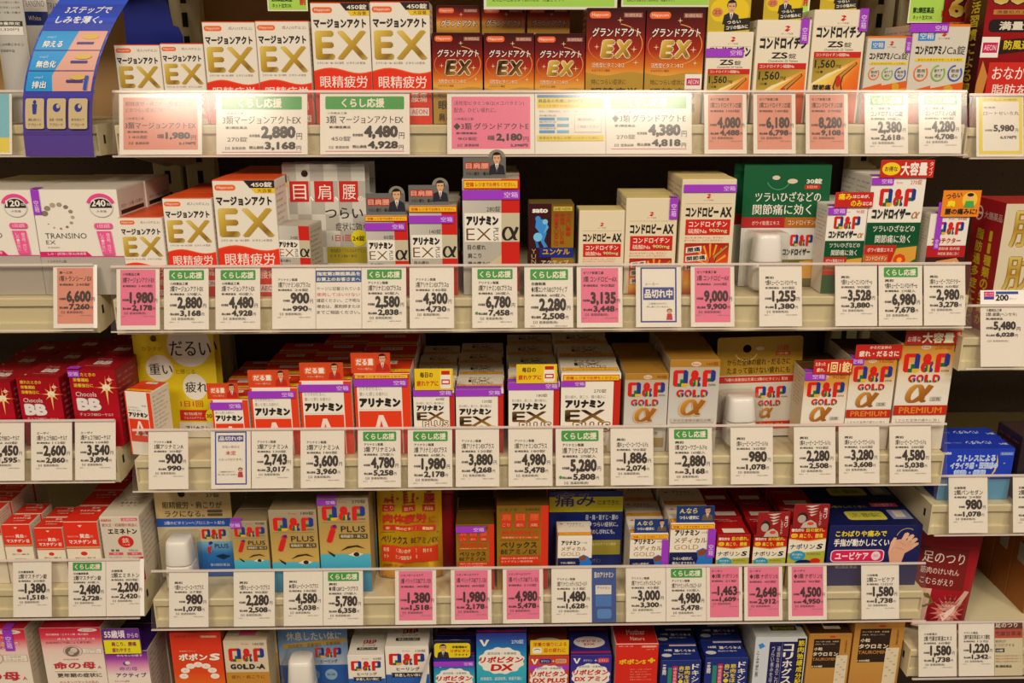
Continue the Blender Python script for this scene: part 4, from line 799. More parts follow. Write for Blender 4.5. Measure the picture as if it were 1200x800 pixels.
def p_hdr(*rows):
    def fn(F):
        F.r(0, 0, 1, F.H, 'c8261c')
        for (t, x0, y0, x1, y1, c) in rows: F.t(t, x0, F.H * y0, x1, F.H * y1, c, .03)
    return fn
def p_big(F): F.r(0, 0, 1, F.H, 'c8261c'); F.e(.2, F.H * .5, .17, F.H * .36, 'f0d21e'); F.t('お得な', .08, F.H * .36, .32, F.H * .64, 'wine', .02); F.t('大容量', .38, F.H * .12, .88, F.H * .88, 'f6eee4', .04); F.vt('タイプ', .91, F.H * .1, .98, F.H * .9, 'f6eee4')
def p_bigp(F): F.r(0, 0, 1, F.H, 'b8241c'); F.t('お得な', .04, F.H * .4, .28, F.H * .8, 'f0e0d0', .02); F.t('大容量', .3, F.H * .12, .88, F.H * .9, 'f0ecc8', .04); F.vt('タイプ', .91, F.H * .1, .98, F.H * .9, 'f0e0d0')
def p_tect(F): F.r(0, 0, 1, F.H, 'ee8a1e'); F.e(.72, F.H * .36, .2, F.H * .3, 'f4c83a'); F.e(.72, F.H * .25, .09, F.H * .12, 'e8b890', 12); F.e(.72, F.H * .17, .09, F.H * .07, '2a1a12', 10); F.p([(.62, F.H * .4), (.82, F.H * .4), (.86, F.H * .66), (.58, F.H * .66)], '4aa84a'); F.t('つらい', .08, F.H * .1, .5, F.H * .3, 'dark', .03, 0, 8); F.t('腰の痛みに!', .1, F.H * .68, .95, F.H * .92, 'dark', .04); F.t('肩', .12, F.H * .38, .34, F.H * .62, 'f4e01e', .06)
POPS = dict(exa=p_exa, alia=p_alia, exp=p_exp, med=p_med, nap=p_nap, zs=p_zs, lip=p_lip, dxp=p_dxp, act=p_act, big=p_big, bigp=p_bigp, tect=p_tect,
    tired=p_hdr(('からだ全体の', .3, .08, .76, .3, 'f0d8c8'), ('疲れ・だるさに', .08, .42, .94, .84, 'f6ecdc')), once=p_hdr(('たまった', .04, .16, .3, .42, 'f0d8c8'), ('疲れ、', .08, .56, .3, .84, 'f0d8c8'), ('1回1錠!', .36, .12, .97, .9, 'f4dc9a')),
    nomi=p_hdr(('痛み', .08, .08, .44, .5, 'f4d81e'), ('はじめが、', .46, .16, .9, .4, 'f6eee4'), ('のみ', .42, .54, .72, .94, 'f4d81e'), ('はじめ', .74, .62, .98, .88, 'f6eee4')))

# ------------------------------------------------------------------ cartons
# kind: printed front, side colour, printed side, top colour or printed top, depth in widths, short description
FAM = {
 'mag': (mag, 'ece5d8', s_plain('b8452a', 8), 'd8501e', .72, 'white gold-lettered carton'),
 'grand': (grand, '5a1210', s_plain('c9a06a'), '6a1612', .75, 'dark red and gold carton'),
 'zs': (zs, 'ece2cc', s_plain(), 'e6dcc4', .7, 'cream arm-picture carton'),
 'camino': (camino, 'd8d2c4', s_plain(), 'e07a22', .6, 'pale ring-printed carton'),
 'ax': (ax, 'e6d8ba', s_plain('8a4a2a'), 'dcc98a', .75, 'cream red-panelled carton'),
 'exa': (exa, 'b9b2a2', s_plain('6a2018'), 'b4ad9c', .8, 'silver red-blocked carton'),
 'alia': (alia, 'f0e8da', s_plain(), alia_top, .8, 'white and orange carton'),
 'explus': (explus, 'e6dcc8', s_plain(), explus_top, .8, 'white red-edged carton'),
 'qpgold': (qpgold, 'b5a78c', s_plain('6a4a2a'), 'a87a2c', .8, 'silver gold-topped rainbow-lettered carton'),
 'qpprem': (qpprem, 'd8c8a8', s_plain('8a5a3a'), '5a3a1c', .7, 'pale red-footed rainbow-lettered carton'),
 'qpcon': (qpcon, 'e6e0d4', s_plain(), 'd8d2c6', .7, 'white green-banded carton'),
 'qptect': (qptect, 'e0d8ca', s_plain(), 'c9c2b4', .6, 'white orange-headed carton'),
 'iplus': (iplus, 'b8a272', s_plain('5a4a2a'), '8a7a5a', .75, 'beige eye-picture carton'),
 'belix': (belix, 'a8341c', s_plain('e8c08a'), '5a4416', .75, 'bronze gold carton'),
 'medg': (medg, 'e6dcc8', s_plain(), medg_top, .75, 'white and navy carton'),
 'nap': (nap, '8a1416', s_plain('e0b8a0'), nap_top, .85, 'red yellow-lettered carton'),
 'mastigen': (mastigen, 'e0d6c2', s_plain('b8452a'), mast_top, .8, 'small red carton with white lower band'),
 'emin': (emin, 'd8cebb', s_plain('9a4a3a'), emin_top, .95, 'white carton with red disc'),
 'bb': (bb, '8a0c1a', s_plain('c8808a'), bb_top, .85, 'red carton with a white sparkle'),
 'trans': (trans, 'd8d0c4', trans_side, 'ccc6ba', .85, 'wide white carton with grey dots and pink band'),
 'yunker': (yunker, '4a1016', s_plain('a8807a'), '6a5a2a', .7, 'maroon and gold carton'),
 'inochi': (inochi, 'd8cab4', s_plain('9a5a5a'), 'c81e3a', .6, 'pink and white carton with a portrait medallion'),
 'active': (active, 'cdbfae', s_plain('5a3a5a'), '3a1a66', 1.0, 'purple and white carton'),
 'popon': (popon, '9a3018', s_plain('e8b08a'), 'c02818', .8, 'red orange carton with white tablets'),
 'golda': (golda, 'c8b48a', s_plain('6a4a2a'), golda_top, .7, 'beige carton with rainbow and black letters'),
 'heal': (heal, 'ddd6ca', s_plain(), heal_top, .95, 'white blue-footed carton'),
 'lipo': (lipo, '2a4a9a', s_plain('c9d8e8'), lipo_top, .7, 'turquoise cog-oval carton'),
 'lipop': (lipob('DX PLUS', 'c8442c', 1), '8a2a1c', s_plain('e8c8b8'), lipor_top, .85, 'red cog-oval carton'),
 'lipoa': (lipob('DX アミノ', 'violet'), '2a2470', s_plain('c8c0e8'), lipo_top, .9, 'violet cog-oval carton'),
 'poponp': (poponp, 'e6d0c6', s_plain('c03a2a'), poponp_top, .75, 'bright red carton with yellow letters'),
 'doki': (doki, '18256a', s_plain('8a94c8'), doki_top, .75, 'navy carton with vertical lettering'),
 'kori': (kori, 'cfcac0', s_plain(), kori_top, .7, 'pale blue and white carton with vertical lettering'),
 'tauro': (tauro, 'b5803a', s_plain('5a3a1c'), tauro_top, .6, 'tan carton with dark brown panel'),
 'slim': (slim, '4a0c10', slim_side, '4a0c10', .42, 'dark red slimming carton with gold numerals'),
 'taisho': (taisho, 'b01c26', taisho_side, 'a81a24', .6, 'red and beige carton with gold characters'),
 'pan': (pan, '1a34a8', s_plain('a9c0ea', 4), pan_top, .45, 'flat blue carton with a yellow moon'),
 'yubi': (yubi, '10164a', s_plain('8a94c8', 5), yubi_top, .5, 'wide navy hand-picture carton'),
 'brownbox': (s_none, 'a8642a', s_none, '8a4a1c', .8, 'orange brown carton with silver label'),
 'darkbox': (s_none, '2a2026', s_plain('a83a2a', 4), '3a2a2a', .6, 'dark carton with coloured side'),
}
CART = []
SHELFW = ['top', 'second', 'third', 'fourth', 'bottom']
NTH = ['', 'first', 'second', 'third', 'fourth']
def C(fam, row, xl, xr, yt, where, n=0, d=None, dy=0, rz=0, st=(), pop=None, bay='M', sd=None, fn=None, z0=None, lab=None, rst=(), lab2='at the front', z=''):
    Y = BY[bay][row + 1] + .027 + dy
    a, b = at(xl, yt, Y), at(xr, yt, Y)
    CART.append(dict(fam=fam, row=row, bay=bay, x0=a.x, x1=b.x, y=Y, zt=(a.z + b.z) / 2, where=where, n=n, d=d, rz=rz, st=st, pop=pop, sd=(z + ' ' if z else '') + (sd or FAM[fam][5]), fn=fn, z0=z0, lab=lab, rst=rst, lab2=lab2))
def resolve():
    for c in CART:
        w = c['x1'] - c['x0']; c['dep'] = c['d'] or w * FAM[c['fam']][4]
    CART.sort(key=lambda c: (c['bay'], c['row'], c['x0']))
    for i, a in enumerate(CART):
        for b in CART[i + 1:i + 7]:
            if a['row'] != b['row'] or a['rz'] or b['rz'] or a['z0'] or b['z0']: continue
            if max(a['y'], b['y']) > min(a['y'] + a['dep'] * (a['n'] + 1), b['y'] + b['dep'] * (b['n'] + 1)): continue
            if b['x0'] < a['x1'] + .0006 and b['x0'] > a['x0']:
                m = (b['x0'] + a['x1']) / 2; a['x1'] = m - .0004; b['x0'] = m + .0004
def carton(c):
    f = FAM[c['fam']]; w = c['x1'] - c['x0']; d = c['dep']; zb = c['z0'] or deckz(c['bay'], c['row']); h = c['zt'] - zb - .0011
    front, sidec, side, top = c['fn'] or f[0], f[1], f[2], f[3]
    mb = MB(); mb.box(-w / 2, w / 2, -d / 2, d / 2, 0.0002, h, sidec, .0005)
    front(Face(mb, (-w / 2, -d / 2, h), (1, 0, 0), (0, 0, -1), (0, -1, 0), w, h))
    side(Face(mb, (w / 2, -d / 2, h), (0, 1, 0), (0, 0, -1), (1, 0, 0), d, h))
    side(Face(mb, (-w / 2, d / 2, h), (0, -1, 0), (0, 0, -1), (-1, 0, 0), d, h))
    o = mb.build('medicine_carton'); kids = []
    tm = MB(); tc = top if isinstance(top, str) else sidec
    tm.box(-w / 2 + .0006, w / 2 - .0006, -d / 2 + .0006, d / 2 - .0004, h + .0001, h + .0005, tc)
    if not isinstance(top, str): top(Face(tm, (-w / 2 + .0006, d / 2 - .0006, h + .0005), (1, 0, 0), (0, -1, 0), (0, 0, 1), w - .0012, d - .0012))
    kids.append(tm.build('tuck_flap', o))
    for s in c['st']:
        kind, x0, y0, x1, y1 = s[:5]; m = MB(); sw, sh = (x1 - x0) * w, (y1 - y0) * w
        xa, za = -w / 2 + x0 * w, h - y0 * w; fy = -d / 2 - .0013
        m.box(xa, xa + sw, fy, fy + .0005, za - sh, za, {'p': 'purple', 'y': 'f0c41e', 'w': 'f2ece4', 'b': 'sky', 'k': 'd98aa8'}[kind])
        if kind in 'py' and y0 <= .03: m.box(xa, xa + sw, fy, -d / 2 + w * .12, h + .0013, h + .0017, {'p': 'purple', 'y': 'f0c41e'}[kind]) if kind == 'p' else None
        F = Face(m, (xa, fy, za), (1, 0, 0), (0, 0, -1), (0, -1, 0), sw, sh)
        if kind == 'p': sticker(F, 0, 0, 1, F.H)
        elif kind == 'y': F.r(0, 0, 1, F.H, 'd8401c'); F.r(.01, F.H * .12, .99, F.H * .88, 'f0c41e'); F.t('空箱', .05, F.H * .26, .19, F.H * .76, 'c8321c', .03); F.t('レジまでお持ちください。', .22, F.H * .28, .96, F.H * .74, 'c8321c', .02)
        elif kind == 'w': F.r(.1, F.H * .28, .9, F.H * .74, 'c81a5a'); F.t('AEON', .18, F.H * .36, .82, F.H * .66, 'f6e0e8', .01)
        m.build({'p': 'purple_sticker', 'y': 'yellow_sticker', 'w': 'shop_sticker', 'b': 'sticker', 'k': 'sticker'}[kind], o)
    if c['pop']:
        kind, x0, y0, x1, y1 = c['pop'][:5]; m = MB(); sw, sh = (x1 - x0) * w, (y1 - y0) * w
        xa, za = -w / 2 + x0 * w, h - y0 * w; fy = -d / 2 - (.0022 if y1 > 0 else -.002)
        if y1 <= 0: za += .0004
        pts = [(xa, za - sh), (xa + sw, za - sh), (xa + sw, za - .0012), (xa + sw - .0012, za), (xa + .0012, za), (xa, za - .0012)]
        if kind in ('tect', 'zs'): pts = [(xa + px_, za - pz_) for px_, pz_ in rrect(0, 0, sw, sh, min(sw, sh) * .28)]
        if kind == 'exa':              # cut round the head
            arc = [(xa + .79 * sw + .2 * sw * math.cos(RAD(i * 18)), za + .2 * sw * .9 * math.sin(RAD(i * 18))) for i in range(11)]
            pts = [(xa, za - sh), (xa + sw, za - sh), (xa + sw, za - .001)] + arc + [(xa + .0012, za), (xa, za - .0012)]
        m.prism(pts, fy, fy + .0005, '8a8478'); POPS[kind](Face(m, (xa, fy, za), (1, 0, 0), (0, 0, -1), (0, -1, 0), sw, sh)); m.build('display_card', o)
    cx = (c['x0'] + c['x1']) / 2; zb += .0005; o.location = (cx, c['y'] + d / 2, zb); o.rotation_euler.z = RAD(c['rz'])
    sh = SHELFW[c['row']]
    grp = f"{c['sd']}s {c['where']}"
    tag(o, c['lab'] or f"{c['sd']} {c['where']}", 'box', grp)
    room = BACK - .026 - c['y'] - d
    for k in range(1, c['n'] + 1):
        if k * (d + .0007) > room: break
        r = o.copy(); COL.objects.link(r)
        r.location = (cx + (.0012 if k % 2 else -.0006), c['y'] + d / 2 + k * (d + .0007), zb)
        r['label'] = f"{c['sd']}, {NTH[k]} behind the one {c['where'].replace('smaller one ', '').replace('larger one ', '') or c['lab2']}"
        for q in kids: e = q.copy(); COL.objects.link(e); e.parent = r
        if c['rst'] and c['pop'] and k == 1:
            pass
    return o

# ------------------------------------------------------------------ hang cards, pouches and bottles
def lathe(mb, prof, c, n=20, sq=1.0, cx=0, cy=0):
    P = []
    for r, z in prof:
        for i in range(n):
            a = 2 * math.pi * i / n; ca, sa = math.cos(a), math.sin(a)
            q = 1 / (abs(ca) ** (2 * sq) + abs(sa) ** (2 * sq)) ** (1 / (2 * sq))
            P.append((cx + r * q * ca, cy + r * q * sa, z))
    m = len(prof)
    fs = [(j * n + i, j * n + (i + 1) % n, (j + 1) * n + (i + 1) % n, (j + 1) * n + i) for j in range(m - 1) for i in range(n)]
    mb.add(P, fs + [tuple(range(n))[::-1], tuple(range((m - 1) * n, m * n))], c)
def bottle(parent, cx, w, h, y, z0, band=None):
    """a squarish white tablet bottle with a tall screw cap, in front of its card"""
    r = w / 2 * .94; hb = h * .5
    b = MB(); lathe(b, [(r * .9, z0), (r, z0 + .003), (r, z0 + hb - .006), (r * .96, z0 + hb - .002), (r * .8, z0 + hb)], 'bottle_white', 24, 2.2, cx, y)
    F = Face(b, (cx - r * .8, y - r - .0001, z0 + hb - .003), (1, 0, 0), (0, 0, -1), (0, -1, 0), r * 1.6, hb - .006)
    if band: F.r(0, .02, 1, .08, 'c9a23a')
    qp(F, .14, .2, .86, .5); F.t('KOWA', .4, .56, .6, .62, 'dark')
    o = b.build('bottle', parent)
    c = MB(); lathe(c, [(r * .95, z0 + hb + .0005), (r * .98, z0 + hb + .002), (r * .86, z0 + h - .005), (r * .82, z0 + h - .0015), (r * .74, z0 + h)], 'cap_white', 24, 2.0, cx, y)
    c.build('cap', o, True); return o
def hangcard(name, row, xl, xr, yt, front, back, label, dy=.03, lean=4, hole=None, n=0, bay='M', bot=None, rz=0, group=None, gap=.012, film=True, tilt=0):
    Y = BY[bay][row + 1] + .027 + dy; a, b = at(xl, yt, Y), at(xr, yt, Y); zb = deckz(bay, row); w = b.x - a.x; h = (a.z + b.z) / 2 - zb
    up = .0012 + w / 2 * abs(math.sin(RAD(tilt))); zb += up; h -= up; root = thing(name, ((a.x + b.x) / 2, Y, zb), label, 'packet', group or 'hang packets'); root.rotation_euler = (-RAD(lean), RAD(tilt), RAD(rz))
    m = MB(); q = .0035; pts = [(x * w - w / 2, h - y * w) for x, y in rrect(0, 0, 1, h / w, q / w)]
    hl = None
    if hole: hl = [(-w / 2 + hole[0] * w + hole[2] * w * math.cos(2 * math.pi * i / 14), h - hole[1] * w + hole[2] * w * math.sin(2 * math.pi * i / 14)) for i in range(14)]
    m.prism(pts, 0, .0008, back, hl)
    F = Face(m, (-w / 2, 0, h), (1, 0, 0), (0, 0, -1), (0, -1, 0), w, h); front(F); m.build('printed_card', root)
    if bot:
        x0, x1, y0 = bot; bx0, bx1 = at(x0, y0, Y - .016), at(x1, y0, Y - .016); bw = bx1.x - bx0.x; bh = bx0.z - zb; bx = (bx0.x + bx1.x) / 2 - root.location.x
        bottle(root, bx, bw, bh, -bw / 2 - .002, .001, back == 'b48a26')
        if film:
            f = MB(); f.box(bx - bw / 2 - .003, bx + bw / 2 + .003, -bw - .005, -.0003, .0008, bh + .004, 'blister_film', .003); f.build('clear_blister', root)
    kids = list(root.children)
    for k in range(1, n + 1):
        r = root.copy(); COL.objects.link(r); r.location.y += k * gap; r.location.x += (.003, -.0045, .006)[k - 1]; r['label'] = label.split(' in front')[0] + f', {NTH[k]} one tucked behind'
        for q_ in kids:
            if q_.name.startswith('printed_card'): e = q_.copy(); COL.objects.link(e); e.parent = r
    return root
def pouch(name, row, xl, xr, yt, front, c, thick, label, dy=.02, lean=3, bay='M', rz=0, tilt=0, group=None, ripple=.0, edge=None, z0=None):
    Y = BY[bay][row + 1] + .027 + dy; a, b = at(xl, yt, Y), at(xr, yt, Y); zb = z0 or deckz(bay, row); w = b.x - a.x; h = (a.z + b.z) / 2 - zb
    def bulge(u, v):
        u = min(1, max(0, u)); v = min(1, max(0, v)); e = (math.sin(math.pi * u) ** .7) * (min(1, (1 - (1 - v) ** 2)) * (v ** .15 if v > 0 else 0)) * (1 if v > .1 else v * 10)
        return thick * .5 * e + ripple * math.sin(9 * u + 6 * v) * math.sin(5 * v - 7 * u + 1) * (1 - abs(2 * u - 1) ** 3)
    m = MB(); N, K = 18, 22; P = []
    for s in (-1, 1):
        for j in range(K + 1):
            for i in range(N + 1):
                u, v = i / N, j / K; P.append((-w / 2 + u * w, s * (bulge(u, v) + .0004), h - v * h))
    A = N + 1; B = A * (K + 1)
    f1 = [(j * A + i, (j + 1) * A + i, (j + 1) * A + i + 1, j * A + i + 1) for j in range(K) for i in range(N)]
    fs = f1 + [tuple(B + q for q in f[::-1]) for f in f1]
    rim = [i for i in range(A)] + [j * A + N for j in range(1, K + 1)] + [K * A + i for i in range(N - 1, -1, -1)] + [j * A for j in range(K - 1, 0, -1)]
    fs += [(rim[i], rim[(i + 1) % len(rim)], B + rim[(i + 1) % len(rim)], B + rim[i]) for i in range(len(rim))]
    uv = [((p[0] + w / 2) / w, (h - p[2]) / h) for p in P]
    m.add(P, fs, c, uv)
    fmap = lambda x, y, d: (-w / 2 + x, -(bulge(x / w, y / h) + .0007 + d * 1.5), h - y)
    front(Face(m, (0, 0, 0), (1, 0, 0), (0, 0, -1), (0, -1, 0), w, h, fmap))
    o = m.build(name, None, True); o.location = ((a.x + b.x) / 2, Y, zb + .002); o.rotation_euler = (-RAD(lean), RAD(tilt), RAD(rz)); tag(o, label, 'packet', group or 'standing pouches')
    s = MB(); s.box(-w / 2, w / 2, -.0009, .0009, h - .0002, h + .0035, edge or c); s.build('top_seal', o)
    return o
# ------------------------------------------------------------------ goods, shelf by shelf
T0, T1, T2, T3 = (f'over the {{}} card, {s} shelf' for s in ('top', 'second', 'third', 'fourth'))
# top shelf
C('mag', 0, 133, 186, 52, T0.format('1,980'), n=1, lab='small white gold-lettered carton next to the blue promotional display, top shelf'); C('mag', 0, 187, 237, 50.5, T0.format('1,980'), n=1, lab='small white gold-lettered carton, second from the blue promotional display, top shelf', sd='small white gold-lettered second carton')
C('mag', 0, 236, 298, 25, T0.format('2,880'), lab='middle-sized white gold-lettered carton touching the small ones, top shelf'); C('mag', 0, 298.5, 361, 24, T0.format('2,880'), lab='middle-sized white gold-lettered carton touching the tall ones, top shelf')
m450 = lambda F: mag(F, '450錠')
C('mag', 0, 363, 432, 2.5, T0.format('4,480'), fn=m450, lab='tall white gold-lettered carton with black corner, top shelf, beside the middle-sized one'); C('mag', 0, 433, 503, 1.5, T0.format('4,480'), fn=m450, lab='tall white gold-lettered carton with black corner, top shelf, beside dark red cartons')
gd = lambda F: grand(F, 'darkEX'); gy = lambda F: grand(F, 'yelEX')
C('grand', 0, 506, 565, 38, 'beside tall white ones, top shelf', n=2, fn=gd, d=.042, sd='small dark red and gold carton'); C('grand', 0, 567, 626, 38.5, 'between two others, top shelf', n=2, fn=gd, d=.042, sd='small dark red and gold carton'); C('grand', 0, 627, 686, 39, 'beside larger ones, top shelf', n=2, d=.042, sd='small dark red and gold carton')
C('grand', 0, 688, 757, 9, 'over the notice card on the top shelf', sd='large dark red and gold carton'); C('grand', 0, 758.5, 827.5, 9.5, 'with a pink shop sticker on the top shelf', sd='large dark red and gold carton', st=[('w', .7, 1.06, .99, 1.31)])
C('zs', 0, 829, 884, 37, 'over the 4,080 card, top shelf', z='shortest', n=1, st=[('p', -.01, .33, .8, .5)], pop=('zs', .0, -.68, .9, .0))
C('zs', 0, 888, 952, 23, 'over the 6,180 card, top shelf', z='middle', n=1, st=[('p', .8, -.02, .95, .4)], pop=('zs', .1, -.5, .82, .0)); C('zs', 0, 955, 1017, 11, 'over the 8,280 card, top shelf', z='tallest', n=1, st=[('p', .86, -.02, 1.02, .38)], pop=('zs', .1, -.5, .8, .0))
C('camino', 0, 1017.5, 1069, 42, 'over the 2,380 card, top shelf', z='smaller', n=1, st=[('p', .88, .02, 1.0, .34)]); C('camino', 0, 1071, 1138, 28, 'over the 4,280 card, top shelf', z='larger', n=1, st=[('p', -.07, -.01, .61, .13)])
C('slim', 0, 1161, 1250, -24, 'with a pink shop sticker beside the top shelf', bay='R', d=.043, lab='dark red slimming carton with tall gold numerals and pink shop sticker'); C('slim', 0, 1109, 1190, -6, '', bay='R', dy=.052, d=.04, lab='dark red slimming carton half hidden behind the one with shop sticker')
# second tier standing on the small cartons behind
TIER = at(600, 38.5, Y0[0] + .027).z + .0012
for xl, xr, lab in ((511, 562, 'dark red carton with yellow letters on the upper tier, beside the tall white cartons'), (564.5, 615, 'dark red carton with yellow letters on the upper tier, second under the lime card'), (618, 668, 'dark red carton with yellow letters on the upper tier, third under the lime card')):
    C('grand', 0, xl, xr, 6, '', fn=gy, d=.04, dy=.0865, z0=TIER, lab=lab)
# second shelf
C('trans', 1, -63, 35, 222, '', bay='L', n=1, fn=lambda F: trans(F, '120'), lab='wide white carton with grey dots cut off by the picture edge, second shelf', sd='wide white carton', lab2='cut off by the picture edge, second shelf'); C('trans', 1, 36, 136, 221.5, '', bay='L', n=1, st=[('p', .0, -.0, .09, .29)], lab='wide white carton with a ring of grey dots and purple sticker, second shelf', sd='wide white carton', lab2='with a purple sticker, second shelf')
C('mag', 1, 138, 189, 254, T1.format('1,980'), n=2, sd='small white gold-lettered carton', d=.036); C('mag', 1, 189.5, 247, 231.5, T1.format('2,880'), n=2, sd='middle-sized white gold-lettered carton', d=.044); C('mag', 1, 248, 321, 210.5, T1.format('4,480'), fn=m450, n=2, sd='tall white gold-lettered carton', d=.05)
C('exa', 1, 325, 366, 264, 'in front of the grey checkered packet', fn=lambda F: exa(F, '24錠', .12), d=.038, rz=-9, sd='small silver carton with red blocks')
C('exa', 1, 428, 477, 252, T1.format('2,580'), z='shortest', n=2, fn=lambda F: exa(F, '80錠', .3), st=[('y', .0, .0, 1, .13), ('p', -.01, .17, .95, .35)], pop=('exa', .02, -.52, .96, .0))
C('exa', 1, 479, 535, 240.5, T1.format('4,300'), z='middle', n=2, fn=lambda F: exa(F, '140錠', .32), st=[('y', .0, .0, 1, .13), ('p', -.01, .2, .94, .36)], pop=('exa', .0, -.42, .84, .0))
C('exa', 1, 541.5, 609, 209, T1.format('6,780'), z='tallest', n=2, fn=lambda F: exa(F, '280錠', .3), st=[('y', .02, .01, .97, .17), ('p', .0, .19, 1, .35)], pop=('exa', .02, -.36, .76, .0))
C('yunker', 1, 620, 673, 238, T1.format('2,280')); C('ax', 1, 679, 733, 246, T1.format('3,135'), sd='small cream red-panelled carton'); C('ax', 1, 734, 795, 231.5, 'over the sold out card, second shelf', n=1, st=[('p', .84, .0, 1, .4)], sd='middle-sized cream red-panelled carton'); C('ax', 1, 800, 864, 209.5, T1.format('9,000'), n=1, st=[('p', .03, .09, 1, .23)], sd='large cream red-panelled carton')
C('qpcon', 1, 971, 1019, 241, T1.format('3,528'), n=2, fn=lambda F: qpcon(F, .05), st=[('p', .0, .02, .46, .21)], pop=('nomi', .13, -.36, 1.09, .02), sd='small white green-banded carton'); C('qpcon', 1, 1020.5, 1086, 206, T1.format('6,980'), n=1, fn=lambda F: qpcon(F, .02), st=[('p', .0, .02, .4, .15)], pop=('big', .12, -.3, 1.1, .02), sd='large white green-banded carton')
C('qptect', 1, 1091, 1137, 250, T1.format('2,980'), n=1, st=[('p', .16, -.3, .3, .9)], pop=('tect', .22, -.6, 1.18, .06))
C('taisho', 1, 1180, 1262, 238, '', bay='R', d=.062, lab='red carton with tall gold characters and yellow vertical lettering beside the second shelf')
# third shelf
for xl, xr, yt, lab in ((-38, 14, 447, 'red sparkle carton cut off by the picture edge'), (19, 71, 442, 'red sparkle carton, the middle one of the front three'), (80, 136.5, 432.5, 'red sparkle carton with a small purple sticker')):
    C('bb', 2, xl, xr, yt, '', bay='L', n=2, rz=-4, d=.05, lab=lab, sd='red sparkle carton', lab2=lab.replace('red sparkle carton', '').strip(', ').replace('the middle one', 'in the middle'), st=[('p', .0, .02, .25, .16)] if xl == 80 else ())
C('alia', 2, 147, 181, 459, '', fn=lambda F: alia(F, '30錠', .46), d=.036, rz=-12, lab='small turned white and orange red carton in front of the yellow packet', sd='small turned white carton')
C('alia', 2, 247, 290, 468, 'over the sold out card, third shelf', z='smallest', n=3, fn=lambda F: alia(F, '60錠', .15), d=.034, st=[('p', -.03, .06, .85, .27)], pop=('alia', -.1, -.46, .75, .0)); C('alia', 2, 292, 348, 454, T2.format('2,743'), z='smallish', n=3, fn=lambda F: alia(F, '120錠', .15), d=.042, st=[('p', -.03, .06, .95, .22)], pop=('alia', -.02, -.38, .84, .0))
C('alia', 2, 350, 411, 446, T2.format('3,600'), z='largish', n=3, fn=lambda F: alia(F, '180錠', .15), d=.046, st=[('p', .0, .06, .98, .21)], pop=('alia', .02, -.36, .86, .0)); C('alia', 2, 414, 480, 437.5, T2.format('4,780'), z='largest', n=3, d=.052, st=[('y', .02, .0, .97, .08), ('p', .0, .09, .95, .23)], pop=('alia', -.04, -.38, .66, .0))
C('explus', 2, 484, 532, 455, T2.format('1,980'), z='smallest', n=3, fn=lambda F: explus(F, '60錠', .13), d=.04, st=[('p', .0, .0, .96, .18)], pop=('exp', .05, -.54, .98, .01)); C('explus', 2, 534, 590, 455, T2.format('3,880'), z='smallish', n=3, fn=lambda F: explus(F, '120錠', .14), d=.043, st=[('p', -.01, .0, .95, .15)]); C('explus', 2, 596, 656, 447, T2.format('4,980'), z='largish', n=3, fn=lambda F: explus(F, '180錠', .14), d=.046, st=[('p', -.02, .0, .98, .15)], pop=('exp', .15, -.38, .94, .01)); C('explus', 2, 658, 728, 436.5, T2.format('5,280'), z='largest', n=3, d=.052, st=[('y', .03, .02, .97, .13), ('p', .0, .13, .4, .23)])
C('qpgold', 2, 733, 784, 437, T2.format('1,886'), z='smaller', n=2, fn=lambda F: qpgold(F, '90錠')); C('qpgold', 2, 786, 844.5, 421, T2.format('2,880'), z='larger', n=2)
C('qpprem', 2, 944, 996, 435, T2.format('2,280'), z='smallest', n=1, fn=lambda F: qpprem(F, '90錠', .04), st=[('p', -.01, .01, .47, .19)], pop=('once', .16, -.3, 1.04, .04)); C('qpprem', 2, 998, 1052, 418, T2.format('3,280'), z='middle', n=1, fn=lambda F: qpprem(F, '160錠'), st=[('p', -.01, .0, .27, .16)], pop=('tired', .05, -.3, 1.06, .02)); C('qpprem', 2, 1057, 1121, 401, T2.format('4,580'), z='tallest', n=1, pop=('bigp', .04, -.24, 1.05, .02))
C('pan', 2, 1106, 1190, 525, '', bay='R', n=1, d=.03, lab='flat blue carton with a yellow moon over the 980 card', sd='flat blue carton', lab2='with a yellow moon'); C('darkbox', 2, 1199, 1262, 512, '', bay='R', d=.05, lab='dark carton at the picture edge beside the flat blue cartons')
# fourth shelf
C('mastigen', 3, -37, -3, 600, '', bay='L', n=3, lab='small red carton with white lower band cut off by the picture edge', sd='small red carton', lab2='cut off by the picture edge'); C('mastigen', 3, 1, 34, 614, '', bay='L', n=1, lab='small red carton with white lower band over the 1,380 card', sd='small red carton', lab2='over the 1,380 card, fourth shelf'); C('mastigen', 3, 39, 72, 618, '', bay='L', n=1, lab='small red carton with white lower band between two like it', sd='small red carton', lab2='between two like it, fourth shelf'); C('mastigen', 3, 73, 113, 611, '', bay='L', n=3, d=.04, lab='slightly larger small red carton with white lower band over the 2,480 card', sd='small red carton', lab2='over the 2,480 card, fourth shelf')
C('emin', 3, 115.5, 162, 605, '', bay='L', n=2, d=.05, lab='white carton with red disc over the 2,200 card', lab2='over the 2,200 card, fourth shelf')
C('iplus', 3, 270, 312, 610, T3.format('2,280'), z='smallest', n=2, fn=lambda F: iplus(F, '90錠'), st=[('p', -.01, .01, .3, .2)]); C('iplus', 3, 314, 370, 597, T3.format('4,580'), z='middle', n=2, fn=lambda F: iplus(F, '180錠')); C('iplus', 3, 371, 431, 583, T3.format('5,780'), z='tallest', n=1, st=[('p', .0, .02, .38, .14)])
C('belix', 3, 534, 579, 614, T3.format('1,980'), z='smaller', n=2, fn=lambda F: belix(F, .02), st=[('p', .0, .04, .77, .22)]); C('belix', 3, 582, 643, 592, T3.format('4,980'), z='larger', n=1)
